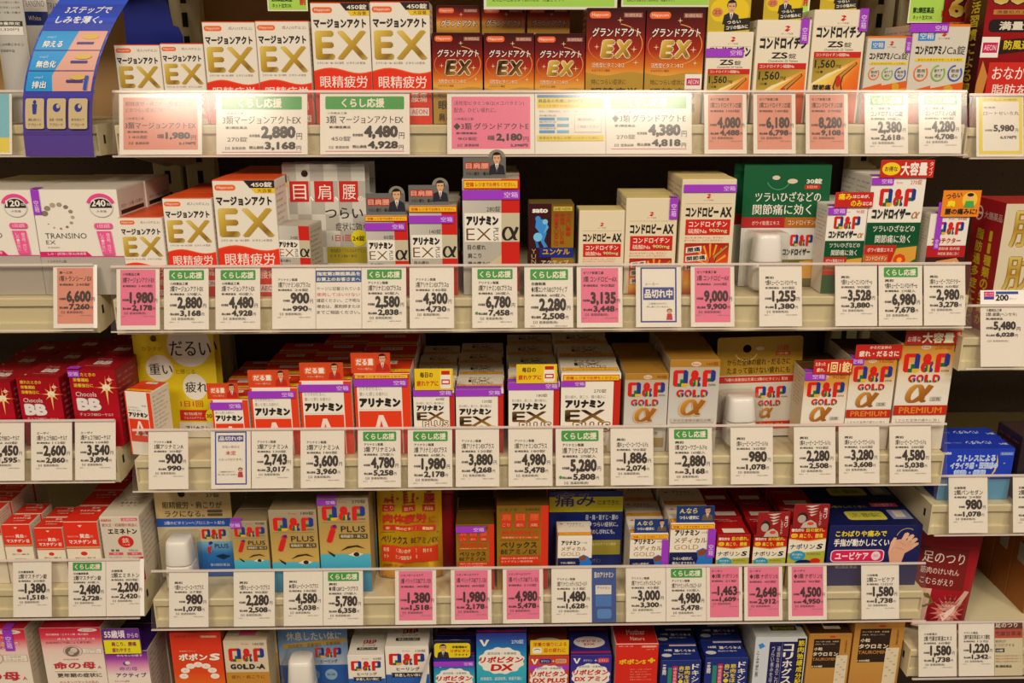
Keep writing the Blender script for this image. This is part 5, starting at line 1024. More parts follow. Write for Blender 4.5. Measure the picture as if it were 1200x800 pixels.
C('medg', 3, 654, 694, 628, '', fn=lambda F: medg(F, '21錠', .04), d=.036, rz=0, lab='small white carton with navy lower half in front of the navy packet', sd='small white carton with navy lower half')
C('medg', 3, 739, 783.5, 625, T3.format('3,000'), z='middle-sized', n=3, d=.04, fn=lambda F: medg(F, '45錠'), st=[('y', .02, .0, .98, .13), ('p', .84, .16, 1.02, 2.0)], pop=('med', .1, -.4, .98, .0)); C('medg', 3, 786.5, 838, 613, T3.format('4,980'), z='largest', n=3, d=.044, st=[('y', .0, .0, .98, .12), ('p', .85, .13, 1.03, .85)], pop=('med', .12, -.42, .98, .0))
C('nap', 3, 841, 880, 626, T3.format('1,463'), z='plain topped', n=3, d=.042); C('nap', 3, 884, 923, 626, T3.format('2,648'), z='middle', n=2, d=.042, pop=('nap', .05, -.78, 1.0, .03)); C('nap', 3, 926.5, 970, 615, T3.format('4,500'), z='tallest', n=2, d=.046, pop=('nap', .04, -.66, .98, .04))
C('yubi', 3, 973, 1082, 615, T3.format('1,580'), n=2, d=.062)
# bottom shelf
C('inochi', 4, -62, 28, 737, '', bay='L', n=0, d=.05, lab='pink and white carton with a purple sticker at the picture edge', st=[('p', .72, -.0, .84, .32)]); C('inochi', 4, 45, 117, 735, '', bay='L', d=.05, lab='pink and white carton with portrait medallion beside the purple carton')
C('active', 4, 121.5, 172, 762, '', bay='L', n=1, d=.055, lab2='with a 55 header card', lab='purple and white carton with 55 header card on the bottom shelf', pop=('act', .05, -.64, .9, .04))
C('popon', 4, 198, 258, 741, 'on the bottom shelf', n=1, fn=popon); C('golda', 4, 261, 312, 750, 'on the bottom shelf', n=1)
C('heal', 4, 407, 450, 767, 'on the bottom shelf', n=1, d=.042, z='smaller'); C('heal', 4, 451, 502, 757, 'on the bottom shelf', n=1, z='larger', fn=lambda F: heal(F, '120錠'))
C('lipo', 4, 508, 556, 768, 'with a yellow portrait card', z='smaller', n=1, d=.04, fn=lambda F: (lipo(F, 'DX', 'tiovita', '90錠', .04), F.r(0, 0, 1, .14, '2a2a8a')), st=[('p', .0, .14, .98, .28)], pop=('lip', .0, -.48, .92, .02)); C('lipo', 4, 558, 617, 742, 'on the bottom shelf', n=1, z='larger')
C('lipop', 4, 619.5, 667, 768, 'with a yellow header card on the bottom shelf', n=1, d=.045, pop=('dxp', .04, -.42, .99, .0)); C('lipoa', 4, 669, 717, 767, 'on the bottom shelf', n=1, d=.046); C('poponp', 4, 722, 772, 754, 'on the bottom shelf', n=1, d=.045)
C('doki', 4, 775, 822, 773, 'beside the bright red carton', n=2, d=.032); C('doki', 4, 827, 877, 770, 'beside the pale blue carton', n=2, d=.034); C('kori', 4, 886, 946, 746, 'on the bottom shelf', n=1, d=.05); C('tauro', 4, 949, 999, 742, 'shorter one on the bottom shelf', n=1, d=.045, fn=lambda F: tauro(F, '630錠')); C('tauro', 4, 1003, 1061, 729, 'taller one on the bottom shelf', n=0, d=.04)
resolve()
for c in CART: carton(c)

# orange brown cartons on the neighbouring shelf, turned edge on
for k in range(4):
    m = MB(); m.box(-.03, .03, -.02, .02, .0002, .118, 'a05c22', .0006); zb = deckz('R', 3)
    o = m.build('medicine_carton'); o.location = (.652, .105 + k * .0415, zb); q = MB(); q.box(-.0306, -.0301, -.008, .009, .062, .088, 'silver'); q.build('silver_label', o); t = MB(); t.box(-.0295, .0295, -.0195, .0195, .1181, .1186, '5a1a14'); t.build('tuck_flap', o)
    tag(o, 'orange brown carton with silver label, ' + ('front one of its file', 'second of its file', 'third of its file', 'hindmost of its file')[k] + ' past the red pouch', 'box', 'orange brown cartons past the red pouch')
# ------------------------------------------------------------------ price cards
CM = 'printed_card'
def railplane(bay, row, px, py_t=.5):
    return BY[bay][row + 1], BZ[bay][row + 1]
def card_obj(name, bay, row, xl, xr, front, label, cat, group, h=.0655, off=.0016, lift=0, base='f3eee6'):
    """a paper card standing in the price rail, leaning back with it; edges read where the card meets the rail's foot"""
    y, z = railplane(bay, row, xl); yb = y + .001
    f = lambda px: bottom_x(px, yb, z)
    X0, X1 = f(xl), f(xr); w = X1 - X0
    m = MB(); m.box(-w / 2, w / 2, 0, .0004, 0, h, base)
    front(Face(m, (-w / 2, 0, h), (1, 0, 0), (0, 0, -1), (0, -1, 0), w, h))
    o = m.build(name); o.location = ((X0 + X1) / 2, yb + off, z + .0016 + lift); o.rotation_euler.x = -TILT
    tag(o, label, cat, group); return o
def bottom_x(px, Y, z):
    lo, hi = 0, 900
    for _ in range(40):
        mid = (lo + hi) / 2
        if at(px, mid, Y).z > z + .03: lo = mid
        else: hi = mid
    return at(px, lo, Y).x
def num(F, s, x0, y0, x1, y1, c, b=.035, sh=.0): F.t(s, x0, y0, x1, y1, c, b, sh)
def pcard(kind, price, tax, maker, nm, sub, star=''):
    def fn(F):
        ink = 'dark'; g = kind == 'g'; p = kind == 'p'; o = .0 if g else -.07
        if p: F.r(.09, .07, .91, F.H - .1, 'f07aa2'); ink = '3a1a20'; o = -.09
        if kind == 's': F.r(.09, .07, .91, F.H - .1, 'e2937f'); ink = '3a2a24'; o = -.09
        if g: F.rr(.12, .085, .9, .31, .025, 'green'); F.t('くらし応援', .17, .125, .86, .275, 'f4f2e4', .035)
        x = .14
        F.t(maker, x, .355 + o - (.12 if p or kind == 's' else 0), x + .05 * len(maker) + .1, .42 + o - (.12 if p or kind == 's' else 0), ink, .03)
        F.t(nm, x, .44 + o - (.1 if p or kind == 's' else 0), .88, .57 + o - (.1 if p or kind == 's' else 0), ink, .022)
        F.t('第3類医薬品', x, .6 + o - (.08 if p or kind == 's' else 0), .46, .65 + o - (.08 if p or kind == 's' else 0), ink, .025); F.t(sub, .52, .59 + o - (.08 if p or kind == 's' else 0), .84, .655 + o - (.08 if p or kind == 's' else 0), ink, .015)
        n = len(price) - .6 * price.count(','); x1 = .86; x0 = max(.3, x1 - .145 * n)
        F.t('本体価格', x0 - .17, .84 + o, x0 - .01, .9 + o, ink, .03); num(F, price, x0, .68 + o, x1, (.985 if ',' in price else .94) + o, ink, .055); F.t('円', x1 + .015, .84 + o, x1 + .085, .93 + o, ink, .01)
        n = len(tax) - .6 * tax.count(','); x1 = .83; x0 = max(.36, x1 - .12 * n)
        F.t('税込価格', x0 - .22, 1.045 + o, x0 - .02, 1.1 + o, ink, .03); num(F, tax, x0, .985 + o, x1, (1.135 if ',' in tax else 1.115) + o, ink, .05); F.t('円', x1 + .015, 1.045 + o, x1 + .07, 1.11 + o, ink)
        if star: F.e(.1, 1.06 + o, .035, .035, 'green', 10)
        F.t('【3】医薬部類(税)', .18, 1.15 + o, .68, 1.215 + o, '4a4440', .0)
        F.t('001   1', .12, 1.24 + o, .32, 1.265 + o, 'grey'); F.t('0824-0823', .62, 1.24 + o, .88, 1.265 + o, 'grey')
    return fn
COLN = {'w': 'white', 'g': 'green headed white', 'p': 'pink', 's': 'salmon pink'}
def P(kind, row, xl, xr, price, tax, maker, nm, sub, bay='M', extra='', star=''):
    if not extra:                                              # name the carton that stands above the card
        x = bottom_x((xl + xr) / 2, BY[bay][row + 1], BZ[bay][row + 1])
        c = min((c for c in CART if c['row'] == row and c['bay'] == bay and not c['z0']), key=lambda c: abs((c['x0'] + c['x1']) / 2 - x)); extra = 'below the ' + c['sd']
    card_obj('price_card', bay, row, xl, xr, pcard(kind, price, tax, maker, nm, sub, star), f"{COLN[kind]} price card reading {price} yen {extra}", 'price card', 'price cards in the shelf rails')
def bigcard(kind, price, tax, lines, nm, sub):
    def fn(F):
        p = kind == 'p'; H = F.H; o = 0
        if p: F.r(.05, .06, .95, H - .06, 'f07aa2' if lines[0][0] == '活' else 'e2917f')
        else: F.rr(.06, .055, .94, .2, .015, 'green'); F.t('くらし応援', .24, .075, .72, .18, 'f4f2e4', .035)
        if p:
            for i, t in enumerate(lines): F.t(t, .08, .11 + i * .075, (.88, .56)[i], .165 + i * .075, '3a1a20')
        F.t('小林薬品工業', .08, .23 if not p else .3, .3, .255 if not p else .33, 'dark'); F.t(nm, .07, .27 if not p else .36, .93, .36 if not p else .44, '2a2220', .015)
        F.t('第3類医薬品', .1, .385 if not p else .465, .34, .415 if not p else .49, 'dark', .02); F.t(sub, .12, .5 if not p else .52, .34, .555 if not p else .56, 'dark')
        if p:
            F.t('本体価格', .46, .5, .54, .56, 'dark', .02); num(F, price, .56, .48, .86, .575, '2a2220', .05); F.t('円', .87, .52, .93, .575, 'dark'); F.t(tax, .72, .6, .92, .635, 'dark', .03); F.t('【3】医薬部類', .12, .6, .36, .63, 'dark')
        else:
            F.t('本体価格', .36, .47, .48, .505, 'dark', .02); num(F, price, .49, .38, .87, .535, '2a2220', .06); F.t('円', .88, .46, .94, .53, 'dark'); F.t('税込価格', .36, .6, .52, .635, 'dark', .02)
            num(F, tax, .53, .555, .87, .65, '2a2220', .05); F.t('円', .88, .6, .93, .65, 'dark'); F.t('【3】医薬部類', .1, .61, .32, .64, 'dark'); F.r(.06, .665, .94, .671, 'e87a9a')
    return fn
def soldout(top):
    def fn(F):
        F.r(.1, .06, .9, F.H - .1, '3a4a9c'); F.r(.135, .095, .865, F.H - .135, 'f3eee6')
        if top: F.t('メーカー', .2, .4, .5, .46, 'dark'); F.r(.16, .5, .84, .78, '3a4a9c'); F.t('品切れ中', .19, .54, .81, .74, 'f4f0e6', .04); F.t('ご迷惑をおかけし', .28, .84, .7, .88, 'dark'); F.t('申し訳ございません。', .24, .91, .74, .95, 'dark')
        else: F.r(.18, .16, .82, .32, '3a4a9c'); F.t('品切れ中', .21, .185, .79, .295, 'f4f0e6', .03); F.t('次回入荷日は', .28, .42, .72, .48, 'dark'); F.t('未定', .37, .55, .63, .66, 'red', .02); F.t('となっております。', .2, .74, .8, .8, 'dark'); F.t('ご迷惑をおかけし', .2, 1.06, .62, 1.1, 'dark'); F.t('申し訳ございません', .18, 1.13, .66, 1.17, 'dark')
        x, y = .74, 1.02
        F.e(x, y, .06, .05, '3a2418', 12); F.e(x, y + .012, .045, .04, 'skin', 12); F.p([(x - .07, y + .2), (x - .05, y + .06), (x + .05, y + .06), (x + .07, y + .2)], 'c8283c')
    return fn
def info(F):
    F.r(.03, .05, .97, .09, '4a8ac8'); F.r(.03, .09, .97, .24, 'f0d83a'); F.t('商品名の先頭に◎印がある商品は', .05, .11, .93, .16, '5a4a12', .02); F.t('お1人さま1個までの販売とさせていただきます', .05, .185, .93, .225, 'c8642a', .01)
    F.t('なお、ご使用を含め、なるべく少量にてお求めください', .06, .27, .9, .295, 'grey')
    for i, t in enumerate(('対象商品', '販売方法', '登録販売者')): F.t(t, .06, .33 + i * .09, .3, .355 + i * .09, 'grey'); F.r(.06, .37 + i * .09, .28, .41 + i * .09, '4a9ad8'); F.r(.31, .37 + i * .09, .48, .41 + i * .09, '7ab8e0')
    F.r(.56, .33, .94, .58, 'b8b2a8'); F.r(.565, .335, .935, .575, 'f3eee6'); F.t('薬剤師に', .6, .38, .86, .42, 'red'); F.t('ご相談ください', .6, .48, .9, .52, 'grey'); F.r(.03, .62, .97, .7, 'f0d83a'); F.t('医薬品を安全にお使いいただくために', .06, .64, .9, .68, '5a4a12')
def advise(F):
    F.r(0, .1, 1, .36, '2a5a9a'); F.t('指定第2類医薬品を', .02, .13, .98, .215, 'f0ebe0', .04); F.t('お買上のお客さまへ', .02, .25, .98, .335, 'f0ebe0', .04)
    for i, (t, c) in enumerate((('ケージに記載されている', 'dark'), ('使用してはいけない', 'red'), ('確認ください。ご不明な', 'dark'), ('場合は、薬剤師または', 'dark'), ('までご相談ください。', 'dark'))): F.t(t, .02, .46 + i * .13, .97, .54 + i * .13, c, .0)
def yelcard(F):
    F.r(.05, .05, .97, F.H - .05, 'ecd84a'); F.r(.13, .14, .9, F.H - .12, 'f3eee6'); F.t('いつもこの価格', .16, .07, .86, .12, 'b8a02a', .02); F.t('和漢箋', .16, .24, .4, .28, 'dark'); F.t('ロートせいろ丸', .15, .34, .9, .42, 'dark'); num(F, '5,980', .36, .62, .8, .78, '2a2220', .05); F.t('円', .82, .7, .88, .78, 'dark'); F.t('本体価格', .18, .71, .34, .76, 'dark'); F.t('6,578円', .5, .85, .84, .92, 'dark', .03)
def pts(F):
    F.r(.08, .03, .31, .21, 'c82a7a'); F.r(.08, .15, .31, .21, '3a3a9a'); F.t('ボーナス', .1, .06, .29, .1, 'f4e0ec', .02); F.t('ポイント', .1, .11, .29, .145, 'f4e0ec', .02); F.r(.35, .03, .86, .09, '2a4a9a'); num(F, '200', .34, .1, .64, .24, '2a2220', .04); F.t('ポイント', .66, .17, .82, .22, 'grey')
    F.r(0, .31, 1, .316, 'lgrey'); F.t('大鵬薬品工業', .13, .42, .48, .48, 'dark', .01); F.t('2類 扁鵲(ヘンセキ)', .12, .5, .82, .6, 'dark'); F.t('第2類医薬品', .12, .62, .5, .67, 'dark', .02)
    F.t('本体価格', .12, .82, .28, .88, 'dark', .02); num(F, '5,480', .29, .7, .8, .92, 'dark', .05); F.t('円', .82, .83, .9, .92, 'dark'); F.t('税込価格', .12, .99, .32, 1.04, 'dark', .02); num(F, '6,028', .34, .95, .76, 1.06, 'dark', .045); F.t('円', .78, .99, .84, 1.05, 'dark'); F.t('【2】医薬部類(税)', .16, 1.12, .62, 1.17, 'grey')
def leafA(F): F.r(0, 0, 1, F.H, '2c4f9c'); F.t('目のアリナミン', .1, .18, .9, .42, 'f0ebe0', .03); F.r(.14, .72, .8, 1.1, 'e6e2da'); F.t('アリナミン', .2, .78, .74, .88, 'dark', .02); F.r(.14, 1.14, .8, 1.6, '3a78c8'); F.rr(.2, 1.7, .8, 2.1, .1, '4a88d0'); F.t('つらい症状に', .1, 2.25, .9, 2.4, 'c9d8f0')
def leafB(F):
    F.r(0, 0, 1, F.H, 'd8cfae'); F.r(0, 0, 1, .28, '5a1a16'); F.t('足のつり', .02, .06, .82, .23, 'f0e6d8', .02); F.r(0, .28, 1, .6, 'b8442a'); F.t('芍薬甘草湯', .02, .36, .95, .52, '5a1a16', .02)
    for i, t in enumerate(('筋肉が', 'ピクピクする')): F.t(t, .02, .66 + i * .14, (.4, .7)[i], .76 + i * .14, '4a3a2a')
    F.r(.02, .96, .35, 1.1, 'dark'); F.t('62錠', .06, .99, .3, 1.07, 'f0ebe0', .02)
    for i in range(3): F.t('使用上の注意を読み正しく', .02, 1.2 + i * .1, .95, 1.25 + i * .1, 'b8442a')
    F.t('第2類医薬品', .02, 1.55, .6, 1.64, 'dark', .02)
# top rail
card_obj('price_card', 'M', 0, 135, 233, bigcard('p', '1,980', '2,178円', ('眼精疲労・肩こり・腰痛などの', 'どのつらい症状に効く'), '3類マージョンアクトEX', '140錠'), 'large salmon pink price card reading 1,980 yen on the top rail', 'price card', 'price cards in the shelf rails', .0648)
card_obj('price_card', 'M', 0, 250, 358, bigcard('g', '2,880', '3,168', (), '3類マージョンアクトEX', '270錠'), 'wide green headed price card reading 2,880 yen below the middle-sized gold-lettered cartons', 'price card', 'price cards in the shelf rails', .066)
card_obj('price_card', 'M', 0, 373, 479, bigcard('g', '4,480', '4,928', (), '3類 マージョンアクトEX', '450錠'), 'wide green headed price card reading 4,480 yen below the tall gold-lettered cartons', 'price card', 'price cards in the shelf rails', .066)
card_obj('price_card', 'M', 0, 523.5, 627, bigcard('p', '2,180', '2,398円', ('活性型ビタミンB12(メコバラミン)', '配合。ひどい疲れに。'), '◆3類 グランドアクトE', '90錠'), 'wide bright pink price card reading 2,180 yen on the top rail', 'price card', 'price cards in the shelf rails', .066)
card_obj('notice_card', 'M', 0, 627.5, 711, info, 'yellow and blue purchase limit notice card on the top rail', 'sign', 'notice cards in the shelf rails', .066)
card_obj('price_card', 'M', 0, 711.5, 813, bigcard('g', '4,380', '4,818', (), '◆3類 グランドアクトE', '270錠'), 'wide green headed price card reading 4,380 yen below the large dark red cartons', 'price card', 'price cards in the shelf rails', .066)
zr = 'ゼリア新薬工業'; al = 'アリナミン製薬'; ko = '興和'
P('s', 0, 828, 878, '4,080', '4,488', zr, '3類コンドロイチンZS錠', '100錠'); P('s', 0, 886, 936, '6,180', '6,798', zr, '3類コンドロイチンZS錠', '180錠'); P('s', 0, 948, 998, '8,280', '9,108', zr, '3類コンドロイチンZS錠', '270錠')
P('g', 0, 1018, 1069, '2,380', '2,618', zr, 'コンドロアミノCa錠', '90錠入'); P('g', 0, 1082, 1132, '4,280', '4,708', zr, 'コンドロアミノCa錠', '180錠')
card_obj('price_card', 'R', 0, 1150, 1206, yelcard, 'yellow bordered price card reading 5,980 yen under the dark red slimming carton', 'price card', 'price cards in the shelf rails')
card_obj('notice_card', 'L', 0, -42, 8, lambda F: (F.r(.06, .05, .94, F.H - .05, '7ac4d8'), F.r(.06, 1.1, .94, F.H - .05, 'ecd84a')), 'cyan and yellow shelf card at the edge beside the blue promotional display', 'sign', 'notice cards in the shelf rails')
# second rail
P('s', 1, 57, 109, '6,600', '7,260', '第一三共', '1類トランシーノEX', '240錠', 'L', 'below the wide white carton with pink band')
P('p', 1, 132, 183, '1,980', '2,178', '小林薬品工業', '3類マージョンアクトEX', '140錠'); P('g', 1, 188, 241, '2,880', '3,168', '小林薬品工業', '3類マージョンアクトEX', '270錠入'); P('g', 1, 249, 302, '4,480', '4,928', '小林薬品工業', '3類 マージョンアクトEX', '450錠入')
P('w', 1, 316, 367.5, '900', '990', al, '3類アリナミンEXプラスα', '24錠')
card_obj('notice_card', 'M', 1, 368, 422, advise, 'white notice card with blue heading box on the second rail', 'sign', 'notice cards in the shelf rails')
P('g', 1, 422.5, 475, '2,580', '2,838', al, '3類アリナミンEXプラスα', '80錠入'); P('w', 1, 479, 531.5, '4,300', '4,730', al, '3類アリナミンEXプラスα', '140錠'); P('g', 1, 553, 606.5, '6,780', '7,458', al, '3類アリナミンEXプラスα', '280錠入', star=1)
P('g', 1, 615, 672.5, '2,280', '2,508', '佐藤製薬', '◆3類ユンケルB12アクティブ', '60錠入'); P('p', 1, 677, 731, '3,135', '3,448', zr, '3類 コンドロビーAX', '90錠')
card_obj('notice_card', 'M', 1, 747, 800.5, soldout(1), 'blue bordered sold out notice card on the second rail', 'sign', 'notice cards in the shelf rails')
P('p', 1, 812, 863.5, '9,000', '9,900', zr, '3類 コンドロビーAX', '300錠'); P('w', 1, 893, 943.5, '1,255', '1,380', ko, '*3類キューピーコンドロイザーα', '30錠', extra='below the dark green hang packet'); P('w', 1, 983, 1032.5, '3,528', '3,880', ko, '*3類キューピーコンドロイザーα', '90錠')
P('g', 1, 1034.5, 1086, '6,980', '7,678', ko, '*3類キューピーコンドロイザーα', '270錠入'); P('w', 1, 1088, 1137, '2,980', '3,278', ko, '3類キューピープロテクター', '60錠')
card_obj('price_card', 'R', 1, 1155, 1207, pts, 'white price card reading 5,480 yen with 200 point strip under red carton', 'price card', 'price cards in the shelf rails', .082)
# third rail
P('w', 2, -25, 23, '1,450', '1,595', 'エーザイ', '3類チョコラBBローヤルT', '60錠', 'L', 'cut off at the picture edge'); P('w', 2, 31, 79.5, '2,600', '2,860', 'エーザイ', '3類チョコラBBローヤルT', '112錠', 'L', 'below the middle red sparkle carton'); P('w', 2, 83, 131, '3,540', '3,894', 'エーザイ', '3類チョコラBBローヤルT', '168錠', 'L', 'below the red sparkle carton with purple sticker')
P('w', 2, 170, 217, '900', '990', al, '3類アリナミンA', '30錠', extra='below the yellow hang packet')
card_obj('notice_card', 'M', 2, 244, 291, soldout(0), 'blue bordered sold out notice card with red word on the third rail', 'sign', 'notice cards in the shelf rails')
P('w', 2, 292, 341, '2,743', '3,017', al, '3類アリナミンA', '120錠'); P('w', 2, 350, 402, '3,600', '3,960', al, '3類アリナミンA', '180錠'); P('g', 2, 418, 468.5, '4,780', '5,258', al, '3類 アリナミンA', '270錠入'); P('g', 2, 477, 529.5, '1,980', '2,178', al, '3類 アリナミンEXプラス', '60錠入')
P('w', 2, 533.5, 585, '3,880', '4,268', al, '3類アリナミンEXプラス', '120錠'); P('w', 2, 596, 648, '4,980', '5,478', al, '3類アリナミンEXプラス', '180錠'); P('g', 2, 652, 708.5, '5,280', '5,808', al, '3類 アリナミンEXプラス', '270錠入', star=1); P('w', 2, 717, 767.5, '1,886', '2,074', ko, '3類キューピーコーワゴールドα', '90錠')
P('g', 2, 786, 837, '2,880', '3,168', ko, '3類 QPコーワゴールドα', '160錠入'); P('w', 2, 859, 909, '980', '1,078', ko, '3類キューピーコーワゴールドα', '30錠', extra='below the gold topped hang packet'); P('w', 2, 934, 983, '2,280', '2,508', ko, '3類キューピーコーワゴールドα', '90錠'); P('w', 2, 987, 1035, '3,280', '3,608', ko, '3類キューピーコーワゴールドα', '160錠'); P('w', 2, 1047, 1096, '4,580', '5,038', ko, '3類キューピーコーワゴールドα', '280錠')
P('w', 2, 1117, 1163, '980', '1,078', '佐藤製薬', '2類パンセダン', '24錠', 'R', 'below the flat blue carton'); P('w', 2, 1193, 1240, '2,178', '2,395', '佐藤製薬', '2類パンセダン', '48錠', 'R', 'cut off beside the 980 card under blue cartons')
# fourth rail
P('w', 3, 10, 55.5, '1,380', '1,518', '日本臓器製薬', '2類マスチゲン錠', '30錠', 'L', 'below the first small red carton'); P('g', 3, 75.5, 119.5, '2,480', '2,728', '日本臓器製薬', '2類マスチゲン錠', '60錠入', 'L', 'below the larger small red carton'); P('w', 3, 120, 165, '2,200', '2,420', '佐藤製薬', '2類エミネトン', '80錠', 'L', 'below the white carton with red disc')
P('w', 3, 194.5, 241, '980', '1,078', ko, '*3類キューピーコーワiプラス', '27錠', extra='below the beige and blue hang packet'); P('w', 3, 271, 319.5, '2,280', '2,508', ko, '*3類キューピーコーワiプラス', '90錠'); P('w', 3, 330, 376.5, '4,580', '5,038', ko, '◆3類キューピーコーワiプラス', '180錠'); P('g', 3, 377, 424, '5,780', '6,358', ko, '◆3類 Q&Pコーワiプラス', '270錠入')
sh_ = 'シオノギヘルスケア'
P('p', 3, 462, 510.5, '1,380', '1,518', sh_, '3類 ベリックスBEアミノEX', '40錠', extra='below the shiny gold foil pouch'); P('p', 3, 528, 576, '1,980', '2,178', sh_, '3類 ベリックスBEアミノEX', '80錠'); P('p', 3, 589.5, 637, '4,980', '5,478', sh_, '3類 ベリックスBEアミノEX', '210錠'); P('w', 3, 647, 694.5, '1,480', '1,628', al, '3類アリナミンメディカルゴールド', '21錠', extra='below the navy hang packet')
card_obj('leaflet', 'M', 3, 695, 723.5, leafA, 'narrow blue leaflet on the fourth rail beside the 1,480 card', 'leaflet', None, .0635, base='2c4f9c')
P('w', 3, 735, 782, '3,000', '3,300', al, '3類アリナミンメディカルゴールド', '45錠'); P('g', 3, 782.5, 830, '4,980', '5,478', al, '3類アリナミンメディカルゴールド', '105錠入')
P('p', 3, 830.5, 872.5, '1,463', '1,609', 'エーザイ', '◆3類 ナボリンS', '21錠'); P('p', 3, 875, 920, '2,648', '2,912', 'エーザイ', '◆3類 ナボリンS', '40錠'); P('p', 3, 927, 972.5, '4,500', '4,950', 'エーザイ', '◆3類 ナボリンS', '90錠'); P('w', 3, 1013.5, 1058, '1,580', '1,738', '小林製薬', '2類ユービケア', '12日分')
P('w', 3, 1081, 1126, '1,580', '1,738', '小太郎漢方', '2類 芍薬甘草湯エキス', '60錠', 'R', 'below the red pouch with leg picture'); P('w', 3, 1128.5, 1170.5, '1,220', '1,342', 'クラシエ薬品', '2類芍薬甘草湯エキス顆粒', '12包', 'R', 'beside the brown leaflet')
card_obj('leaflet', 'R', 3, 1171, 1204, leafB, 'brown and cream leaflet beside the 1,220 card', 'leaflet', None, .0655, base='d8cfae')
# lime cards hanging from the shelf above
def limecard(F):
    F.r(.02, 0, .98, F.H - .02, 'lime'); H = F.H; F.t('第2類医薬品 ラベル表示 1日3回', .08, H - .2, .5, H - .12, '1a3a12', .03); F.t('グランドアクトEX', .55, H - .26, .97, H - .12, 'c8502a', .03); F.t('使用上の注意をよく読み用法・用量を守って', .06, H - .09, .6, H - .055, '1a3a12')
def limecard2(F): F.r(.03, 0, .97, F.H - .03, 'lime'); F.r(.3, 0, .74, F.H * .58, 'b8342a'); F.r(.38, F.H * .1, .66, F.H * .5, 'e0a08a'); F.t('第2類医薬品', .1, F.H - .36, .62, F.H - .22, '1a3a12', .04); F.t('ネット注文OK', .12, F.H - .18, .6, F.H - .08, '1a3a12', .02); F.t('割', .8, F.H - .3, .95, F.H - .14, 'c8342a', .04)
for xl, xr, yb, fn, lab in ((314, 361, 13, limecard2, 'small lime green hanging card behind the tall gold lettered cartons'), (567, 723, 11, limecard, 'long lime green hanging card over the dark red and gold cartons'), (728, 832, 8, limecard, 'lime green hanging card beside the oval portrait card'), (895, 948, 15, limecard2, 'lime green hanging card behind the cream arm joint cartons'), (1063, 1111, 27, limecard2, 'lime green hanging card with red picture above three ringed cartons')):
    Y = BY['M'][0] + .0095; a, b = at(xl, yb, Y), at(xr, yb, Y); zt = BZ['M'][0] + .024; w, h = b.x - a.x, zt - a.z; m = MB(); m.box(-w / 2, w / 2, 0, .0004, 0, h, 'e6ead8')
    fn(Face(m, (-w / 2, 0, h), (1, 0, 0), (0, 0, -1), (0, -1, 0), w, h)); o = m.build('hanging_card'); o.location = ((a.x + b.x) / 2, Y, a.z); tag(o, lab, 'sign', 'lime green hanging cards')
# ------------------------------------------------------------------ hang packets with bottles
def f_meken(F):
    for i in range(6):
        for j in range(7):
            if (i, j) != (1, 0): F.r(i / 6, j * .2, (i + 1) / 6, (j + 1) * .2, 'd0ccc2' if (i + j) % 2 else 'b2aea5'); F.k -= 1
    F.k += 1
    for i, t in enumerate('目肩腰'): F.r(.08 + i * .3, .2, .31 + i * .3, .45, 'c8241c'); F.t(t, .12 + i * .3, .24, .28 + i * .3, .42, 'f0e6dc', .0); F.t('、' if i < 2 else 'の', .32 + i * .3 if i < 2 else .9, .38, .37 + i * .3 if i < 2 else .97, .44, 'f0e6dc' if i == 2 else 'f4f0ea', .02)
    F.t('つらい', .5, .52, .96, .65, 'dark', .012); F.t('症状に効く', .62, .7, 1.0, .8, '4a4640', 0.0); F.t('1日1回', .57, .85, .8, .93, 'red'); F.e(.9, .89, .1, .1, 'f0de1e'); F.t('24錠', .82, .86, .97, .93, 'dark', .02)
    F.r(.5, 1.0, 1, 1.2, 'b0a02e'); F.t('有効成分「フルスルチアミン」', .54, 1.02, .98, 1.07, 'dark'); F.t('ビタミンB6・B12', .54, 1.09, .86, 1.13, 'dark'); F.r(.5, 1.2, 1, 2, 'd8d2c4')
def f_darui(F):
    F.e(.69, .18, .27, .28, 'e6e0d4', 28); F.e(.3, .48, .17, .17, 'e6e0d4', 24); F.e(.72, .72, .15, .17, 'e6e0d4', 24)
    F.t('だるい', .45, .13, .96, .32, 'dark', .015); F.t('カラダが', .1, .2, .36, .26, '8a7a1e'); F.t('重い', .17, .42, .46, .56, 'dark', .012); F.t('と感じる', .5, .49, .74, .55, '8a7a1e'); F.t('疲れ', .6, .65, .88, .79, 'dark', .012)
    F.t('1日1回', .52, .9, .8, .98, 'red', .01); F.r(.5, 1.02, 1, 1.16, 'c8281a'); F.t('有効成分', .55, 1.05, .78, 1.09, 'f0d8c8', .01); F.t('フルスルチアミン', .55, 1.11, .8, 1.14, 'f0d8c8'); F.e(.91, 1.1, .09, .1, 'f0de1e'); F.t('30錠', .83, 1.06, .98, 1.13, 'dark', .02)
    F.r(.48, 1.18, 1, 2, 'd8d2c2'); F.t('アリナミン', .56, 1.23, .86, 1.3, 'dark', .04); F.t('A', .9, 1.22, .98, 1.3, 'red', .04)
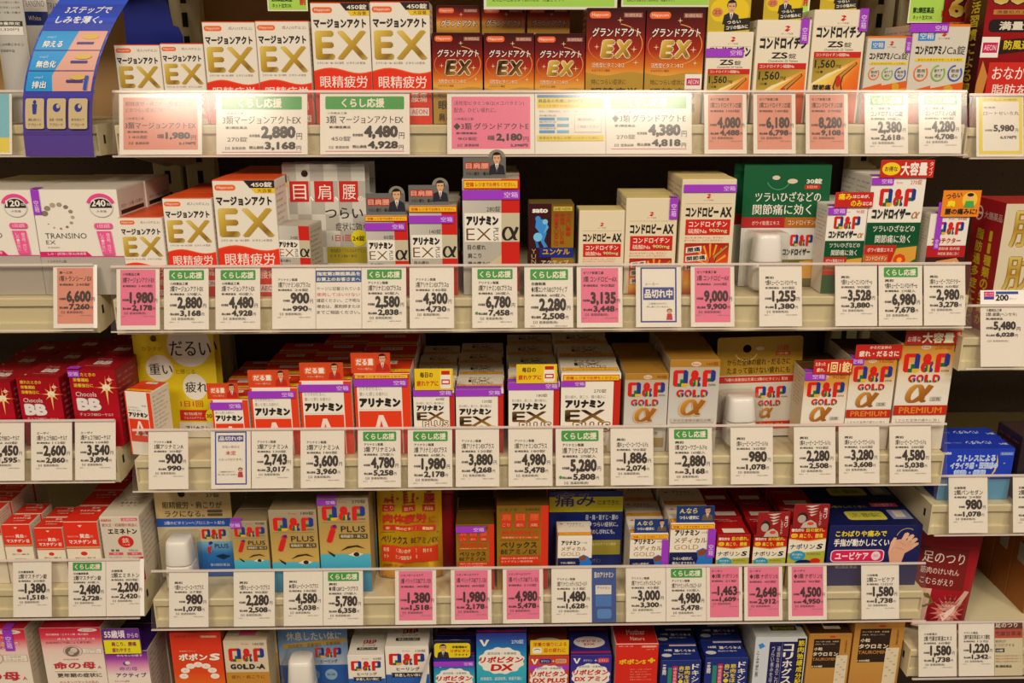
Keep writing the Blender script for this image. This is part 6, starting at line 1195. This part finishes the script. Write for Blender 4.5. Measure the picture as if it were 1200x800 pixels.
def f_green(F):
    F.r(0, 0, 1, F.H, 'd8d8d2'); F.r(0, 0, 1, .6, '0c5a34'); F.o_(.4, .15, .14, .13, .012, '4a8a6a', 20, 160); F.e(.37, .14, .045, .025, 'd8c9b0', 12); F.e(.56, .18, .06, .028, 'd8c9b0', 12); F.t('30錠', .72, .15, .9, .21, 'f0ebe0', .03); F.rr(.7, .22, .88, .27, .02, 'c8281a'); F.t('5日分', .73, .23, .85, .26, 'f0d8c8')
    F.t('ツラいひざなどの', .14, .3, .9, .41, 'f0ebe0', .01); F.t('関節痛に効く', .12, .44, .8, .56, 'f0ebe0', .01); F.r(0, .59, .5, .71, 'b02020'); F.r(.5, .59, 1, .71, 'b06a20'); F.t('ボウイ軟膏エキス', .12, .63, .44, .68, 'f0d8c8'); F.t('コンドロイチン配合', .54, .62, .94, .68, 'f0e0c8')
    qp(F, .58, .79, .84, .92); F.t('コンドロイザー', .5, .95, .82, 1.03, 'dark', .04); F.t('α', .86, .98, .93, 1.04, 'b9803a'); F.r(.5, 1.08, .92, 1.6, '6a6a2a'); F.p([(.7, 1.1), (.92, 1.08), (.92, 1.3), (.74, 1.3)], 'd9a23a'); F.e(.66, 1.2, .08, .08, 'd8401c', 8)
def f_goldp(F):
    F.r(0, .46, 1, F.H, 'cfc8ba'); F.o_(.34, .16, .14, .13, .014, 'e0c870', 20, 160); F.e(.5, .14, .05, .025, 'd8b0a0', 12); F.t('30錠', .69, .1, .84, .17, 'c8501c', .02); F.rr(.68, .18, .86, .23, .02, 'c8501c'); F.t('1日1錠', .71, .19, .83, .22, 'f0d8b0')
    F.t('からだ全体の疲れ・だるさに', .12, .26, .86, .34, '2a2012', .01); F.t('たまって抜けない疲れにも', .12, .36, .86, .44, '2a2012', .01); F.r(0, .47, 1, .55, 'c0281c'); F.t('「5種の滋養強壮生薬と3種のビタミン」配合', .1, .49, .84, .53, 'f0d8b8', .01)
    qp(F, .46, .6, .82, .74); F.t('KOWA', .77, .72, .84, .74, 'dark'); gold_(F, .5, .77, .76, .84); F.t('α', .52, .86, .68, .99, 'alpha', .04, .3); F.r(0, 1.03, 1, 1.12, 'c0281c'); F.t('PREMIUM', .42, 1.05, .8, 1.1, 'e08a2a', .02)
def f_ipouch(F):
    F.r(0, .5, 1, F.H, 'c9bd9a'); F.r(.5, .74, 1, F.H, 'deepblue'); F.t('27錠', .68, .04, .86, .1, 'dark', .01); F.t('Kowa', .48, .05, .56, .08, 'red'); F.t('眼精疲労・肩こりが', .1, .16, .88, .26, '3a2c12', .01); F.t('ラクになる。', .12, .29, .64, .38, '3a2c12', .01); F.rr(.68, .28, .88, .32, .015, '6a5a3a'); F.rr(.68, .33, .88, .37, .015, '6a5a3a')
    F.r(0, .4, 1, .52, '2456b4'); F.t('2種のビタミン+ヘプロニカート配合', .1, .44, .9, .49, 'd8e0f0', .01); qp(F, .58, .56, .9, .7); F.p([(.66, .75), (.7, .73), (.72, .76), (.67, .79)], '3a2a8a'); F.p([(.64, .82), (.7, .8), (.67, .88), (.72, .87), (.64, .92)], 'rain'); F.t('PLUS', .74, .77, .92, .83, '2a2a3a'); F.p([(.74, .95), (.84, .92), (.94, .95), (.84, 1.0)], '12304a'); F.t('第3類医薬品', .66, 1.06, .92, 1.1, 'c9d8e8')
def f_medcard(F):
    F.r(0, 0, 1, F.H, '1a2a74'); F.r(0, .08, 1, .3, 'd8cc1e'); F.ot('痛み', .08, .02, .62, .22, 'dark', '8a8ab0', .0, .03); F.t('にまできた', .66, .13, .95, .2, 'dark'); F.t('目・肩・首すじ・腰の', .5, .34, .94, .42, 'd8e0f0', .02); F.e(.54, .48, .04, .045, 'd8e0f0', 12); F.t('つらい症状に。', .6, .45, .94, .52, 'f0ebe0', .01); F.t('足のしびれにも。', .54, .56, .9, .63, 'f0ebe0', .01)
    F.r(.5, .72, .98, .94, 'a89a3a'); F.t('フルスルチアミン配合', .56, .76, .92, .8, 'f0ebd0'); F.t('アリナミン', .54, 1.0, .72, 1.06, '8a94b8'); F.t('メディカル', .54, 1.08, .8, 1.16, 'c9b88a'); F.t('GOLD', .54, 1.18, .7, 1.24, 'c9b88a'); F.t('7日分', .74, 1.26, .92, 1.34, 'd8e0f0', .02)
def f_heal(F):
    F.r(0, 0, 1, F.H, 'healbg'); F.t('休息したい体に', .12, .04, .92, .18, 'f0ebe0', .02); F.p([(.06, .24), (.98, .14), (.98, .22), (.06, .32)], 'c9a85a'); F.t('肉体疲労・滋養強壮・栄養補給', .14, .22, .9, .28, '5a4420', .0, 0, 4); qp(F, .52, .3, .9, .46); F.t('ヒーリング', .6, .49, .84, .55, 'dark', .02); F.r(0, .58, 1, 2, '2358ac'); F.e(.74, .74, .09, .09, '8ab0d0', 14); F.t('第3類', .68, .72, .8, .76, '1e3a6a')
hangcard('hang_packet', 1, 328, 426, 193, f_meken, 'd0ccc2', 'grey checkered hang packet with three red squares on the second shelf', dy=.05, lean=3, hole=(.27, .11, .042), n=3)
hangcard('hang_packet', 2, 151, 248, 388.5, f_darui, 'dcc21c', 'yellow hang packet with white circles on the third shelf', dy=.05, lean=2, hole=(.26, .1, .042), n=2, rz=-2)
hangcard('hang_packet', 1, 875, 978, 194, f_green, '0c5a34', 'dark green hang packet with a white bottle on the second shelf', dy=.032, lean=3, n=3, bot=(881, 917, 276))
hangcard('hang_packet', 2, 846, 947, 396, f_goldp, 'b48a26', 'gold topped hang packet with a white bottle on the third shelf', dy=.036, lean=3, hole=(.35, .14, .05), bot=(850, 887, 464), tilt=-1.5)
hangcard('hang_packet', 3, 178, 268, 576, f_ipouch, 'd2b780', 'beige and blue hang packet with a white bottle on the fourth shelf', dy=.034, lean=2, hole=(.36, .05, .05), bot=(193, 227, 631))
hangcard('hang_packet', 3, 644, 731, 577, f_medcard, '1a2a74', 'navy hang packet with a yellow band on the fourth shelf', dy=.045, lean=2)
hangcard('hang_packet', 4, 324, 406, 739, f_heal, '2358ac', 'blue hang packet with a white bottle on the bottom shelf', dy=.036, lean=2, bot=(336, 370, 770))

# ------------------------------------------------------------------ pouches
def f_foil(F):
    F.r(0, 0, 1, F.H, 'foil')
    for i, t in enumerate(('肩', '目', '腰')): F.t(t, .1 + i * .31, .03, .28 + i * .31, .2, 'c8321c', .05); F.r(.08 + i * .31, .22, .28 + i * .31, .33, 'c8321c'); F.t(('こり', '疲れ', '痛')[i], .11 + i * .31, .24, .25 + i * .31, .31, 'f0d8a0')
    F.t('・', .3, .1, .34, .14, 'c8321c', .1); F.t('・', .61, .1, .65, .14, 'c8321c', .1); F.t('肉体疲労', .08, .37, .76, .53, 'c8321c', .05); F.t('に', .8, .42, .9, .52, 'c8321c', .01); F.r(.08, .56, .9, .65, 'c8321c'); F.t('栄養補給のビタミン主薬製剤', .12, .585, .86, .635, 'f0d8a0', .02); F.ln([(.05, .68), (.95, .68)], .006, '3a2a0a')
    F.t('ベリックス', .05, .73, .46, .85, 'dark', .02); F.t('BEアミノEX', .52, .75, .94, .84, 'dark', .0); F.r(.05, .89, .93, 1.16, 'cf3a1e'); F.t('吸収がよく高い血中濃度を維持する', .08, .92, .84, .99, 'f0d8b0', .01); F.t('セトチアミン塩酸塩水和物', .08, 1.03, .62, 1.1, 'f0d8b0', .01); F.t('肉体疲労時のビタミンB補給', .06, 1.2, .4, 1.26, '3a2a0a')
pouch('foil_pouch', 3, 441, 517, 578, f_foil, 'foil', .018, 'shiny gold foil pouch with red characters on the fourth shelf', dy=.03, lean=2, ripple=.0032)
pouch('foil_pouch', 3, 462, 531, 581, lambda F: None, 'pouchred', .006, 'red edged pouch standing just behind the shiny gold foil pouch', dy=.048, lean=2)
def f_leg(F):
    F.r(0, 0, 1, F.H, 'pouchred'); F.r(.0, .3, .82, .98, '7a1a18'); F.t('足のつり', .08, .38, .76, .56, 'f0dcd0', .01); F.t('筋肉のけいれん', .08, .63, .7, .74, 'f0dcd0'); F.t('こむらがえり', .1, .8, .62, .91, 'f0dcd0'); F.p([(.12, 1.0), (.3, .98), (.26, 1.8), (.1, 1.8)], 'd8b0a0'); F.p([(.86, .98), (.95, 1.0), (.66, 1.5), (.6, 1.9), (.44, 1.9), (.56, 1.4)], 'd8b0a0'); F.star(.62, 1.34, .3, 'd07a70', 18, .5); F.star(.62, 1.34, .2, 'e0a898', 16, .5); F.p([(.5, 1.4), (.74, 1.22), (.72, 1.32), (.56, 1.5)], 'f0d8cc'); F.p([(.04, 1.1), (.26, 1.06), (.36, 1.2), (.24, 1.3), (.04, 1.3)], '6a642a')
pouch('medicine_pouch', 3, 1072, 1146, 627, f_leg, 'pouchred', .02, 'red pouch picturing a leg beside the wide navy carton', dy=.028, lean=6, bay='R', tilt=7, z0=deckz('R', 3)+.004)
pouch('medicine_pouch', 0, -14, 22, -22, bag2, 'silver', .016, 'grey silver pouch with black price band at the picture edge', dy=.01, lean=1, bay='L')
pouch('medicine_pouch', 0, 20, 50, -22, bag, 'silver', .014, 'silver pouch with navy stripe behind the blue promotional display', dy=.05, lean=1, bay='L'); pouch('medicine_pouch', 0, 49, 80, -20, bag, 'silver', .014, 'silver pouch with navy stripe tucked deepest beside the promotional display', dy=.068, lean=1, bay='L')

# ------------------------------------------------------------------ blue promotional display
Yf = BY['L'][1]; zb = BZ['L'][1]; A0, A1 = at(30, 180, Yf - .004), at(110, 180, Yf - .004); wd = A1.x - A0.x
root = thing('promotional_display', ((A0.x + A1.x) / 2, Yf - .004, zb), 'blue curved promotional display hooked over the top shelf edge', 'display')
def arc(t):                                   # metres along the strip, from the foot up
    y = 0 if t < .055 else .0; z = t
    if t > .055:
        q = t - .055; R_ = .17; a = min(q / R_, .95); y = R_ * (1 - math.cos(a)); z = .055 + R_ * math.sin(a) + max(0, q - .95 * R_) * math.cos(.95); y += max(0, q - .95 * R_) * math.sin(.95)
    return y, z
Lg = .20; m = MB(); P_ = []; n = 24
for s in (0, .0007):
    for i in range(n + 1):
        y, z = arc(Lg * i / n)
        for x in (-wd / 2, wd / 2): P_.append((x + 1.75 * z * z, y + s, z))
k = 2 * (n + 1); fs = [(2 * i, 2 * i + 1, 2 * i + 3, 2 * i + 2) for i in range(n)] + [(k + 2 * i, k + 2 * i + 2, k + 2 * i + 3, k + 2 * i + 1) for i in range(n)] + [(2 * i, 2 * i + 2, k + 2 * i + 2, k + 2 * i) for i in range(n)] + [(2 * i + 1, k + 2 * i + 1, k + 2 * i + 3, 2 * i + 3) for i in range(n)] + [(0, k, k + 1, 1), (2 * n, 2 * n + 1, k + 2 * n + 1, k + 2 * n)]
m.add(P_, fs, '3348b8')
def fm(x, y, d): yy, z = arc(Lg - y); return (-wd / 2 + x + 1.75 * z * z, yy - d * 2 - .0001, z)
F = Face(m, (0, 0, 0), (1, 0, 0), (0, 0, -1), (0, -1, 0), wd, Lg, fm); F.r(0, 0, 1, F.H, 'promo'); q = F.H - 2.25
F.t('3ステップで', .2, q + .06, .85, q + .18, 'e0e4f0', .02); F.t('しみを薄く。', .14, q + .22, .82, q + .34, 'e0e4f0', .03)
F.p([(.03, q + .45), (.62, q + .45), (.52, q + .78), (.4, q + 1.1), (.45, q + 1.32), (.03, q + 1.32)], '2a9ae0'); F.p([(.56, q + .45), (.97, q + .45), (.97, q + 1.32), (.42, q + 1.32), (.38, q + 1.1), (.5, q + .78)], 'e0a898')
for i, (t, s) in enumerate((('抑える', 'step1'), ('無色化', 'step2'), ('排出', 'step3'))): F.t(s, .14, q + .53 + i * .29, .26, q + .57 + i * .29, 'c8e0f4'); F.t(t, .12, q + .6 + i * .29, .4 if i < 2 else .32, q + .7 + i * .29, 'f0f0ec', .03); F.ln([(.03, q + .45 + i * .29), (.97, q + .45 + i * .29)], .008, '3a3ca0'); F.r(.6, q + .62 + i * .27, .84, q + .655 + i * .27, '4a3a8a'); F.e(.76, q + .54 + i * .29, .12, .04, 'd8b85a', 14)
F.r(.86, q + 1.1, .91, q + 1.3, '2a5ac0')
for i, t in enumerate(('真皮に', '医薬・特効薬', '有効成分で')):
    x = .05 + i * .315; F.rr(x, q + 1.42, x + .27, q + 1.85, .03, 'd0bc8e'); F.t(t, x + .04, q + 1.7, x + .23, q + 1.74, '4a4a6a'); F.t('アプローチ', x + .04, q + 1.77, x + .23, q + 1.81, '4a4a6a')
    if i == 0: F.e(x + .135, q + 1.47, .025, .03, '3a3f9a', 10); F.p([(x + .1, q + 1.5), (x + .17, q + 1.5), (x + .16, q + 1.64), (x + .11, q + 1.64)], '3a3f9a')
    else: F.e(x + .14, q + 1.55, .055, .06, '3a3f9a', 12); F.e(x + .16, q + 1.53, .025, .03, 'd0bc8e', 8)
F.r(0, q + 1.9, 1, q + 1.905, '3a2a70')
m.build('front_banner', root)
b = MB(); pts = [(.062, .031), (.062, .17), (.09, .2), (.13, .2), (.137, .15), (.145, .148), (.145, .031)]
B0, B1 = at(150, 30, Yf + .13), at(205, 30, Yf + .13); b.prism([(B0.x - root.location.x - .012, .0315), (B1.x - root.location.x, .0315), (B1.x - root.location.x, .125), (B1.x - root.location.x - .004, .135), (B1.x - root.location.x - .010, .137), (B1.x - root.location.x - .014, .172), (B0.x - root.location.x - .012, .172)], .155, .157, '12207a')
b.build('back_panel', root)

# curled white flap in front of the larger white carton, bottom shelf
m = MB(); P_ = []; n = 10; c0 = at(492, 790, .022)
for i in range(n + 1):
    t = i / n; wv = .014 * (1 - t * .8)
    for s in (-1, 1): P_.append((.012 * t * t + s * wv * .5 + .004 * t, .004 - .006 * math.sin(t * 2.4) + s * .003, .056 * t))
m.add(P_ + [(x, y + .0006, z) for x, y, z in P_], [(2 * i, 2 * i + 1, 2 * i + 3, 2 * i + 2) for i in range(n)] + [(2 * n + 2 + 2 * i, 2 * n + 4 + 2 * i, 2 * n + 5 + 2 * i, 2 * n + 3 + 2 * i) for i in range(n)], 'white')
o = m.build('curled_flap_card'); o.location = (at(489, 790, .018).x, .018, deckz('M', 4)); o.scale = (1, 1, (at(503, 766, .018).z - deckz('M', 4)) / .056); tag(o, 'curled white card standing before the larger white rainbow-lettered carton, bottom shelf', 'card')
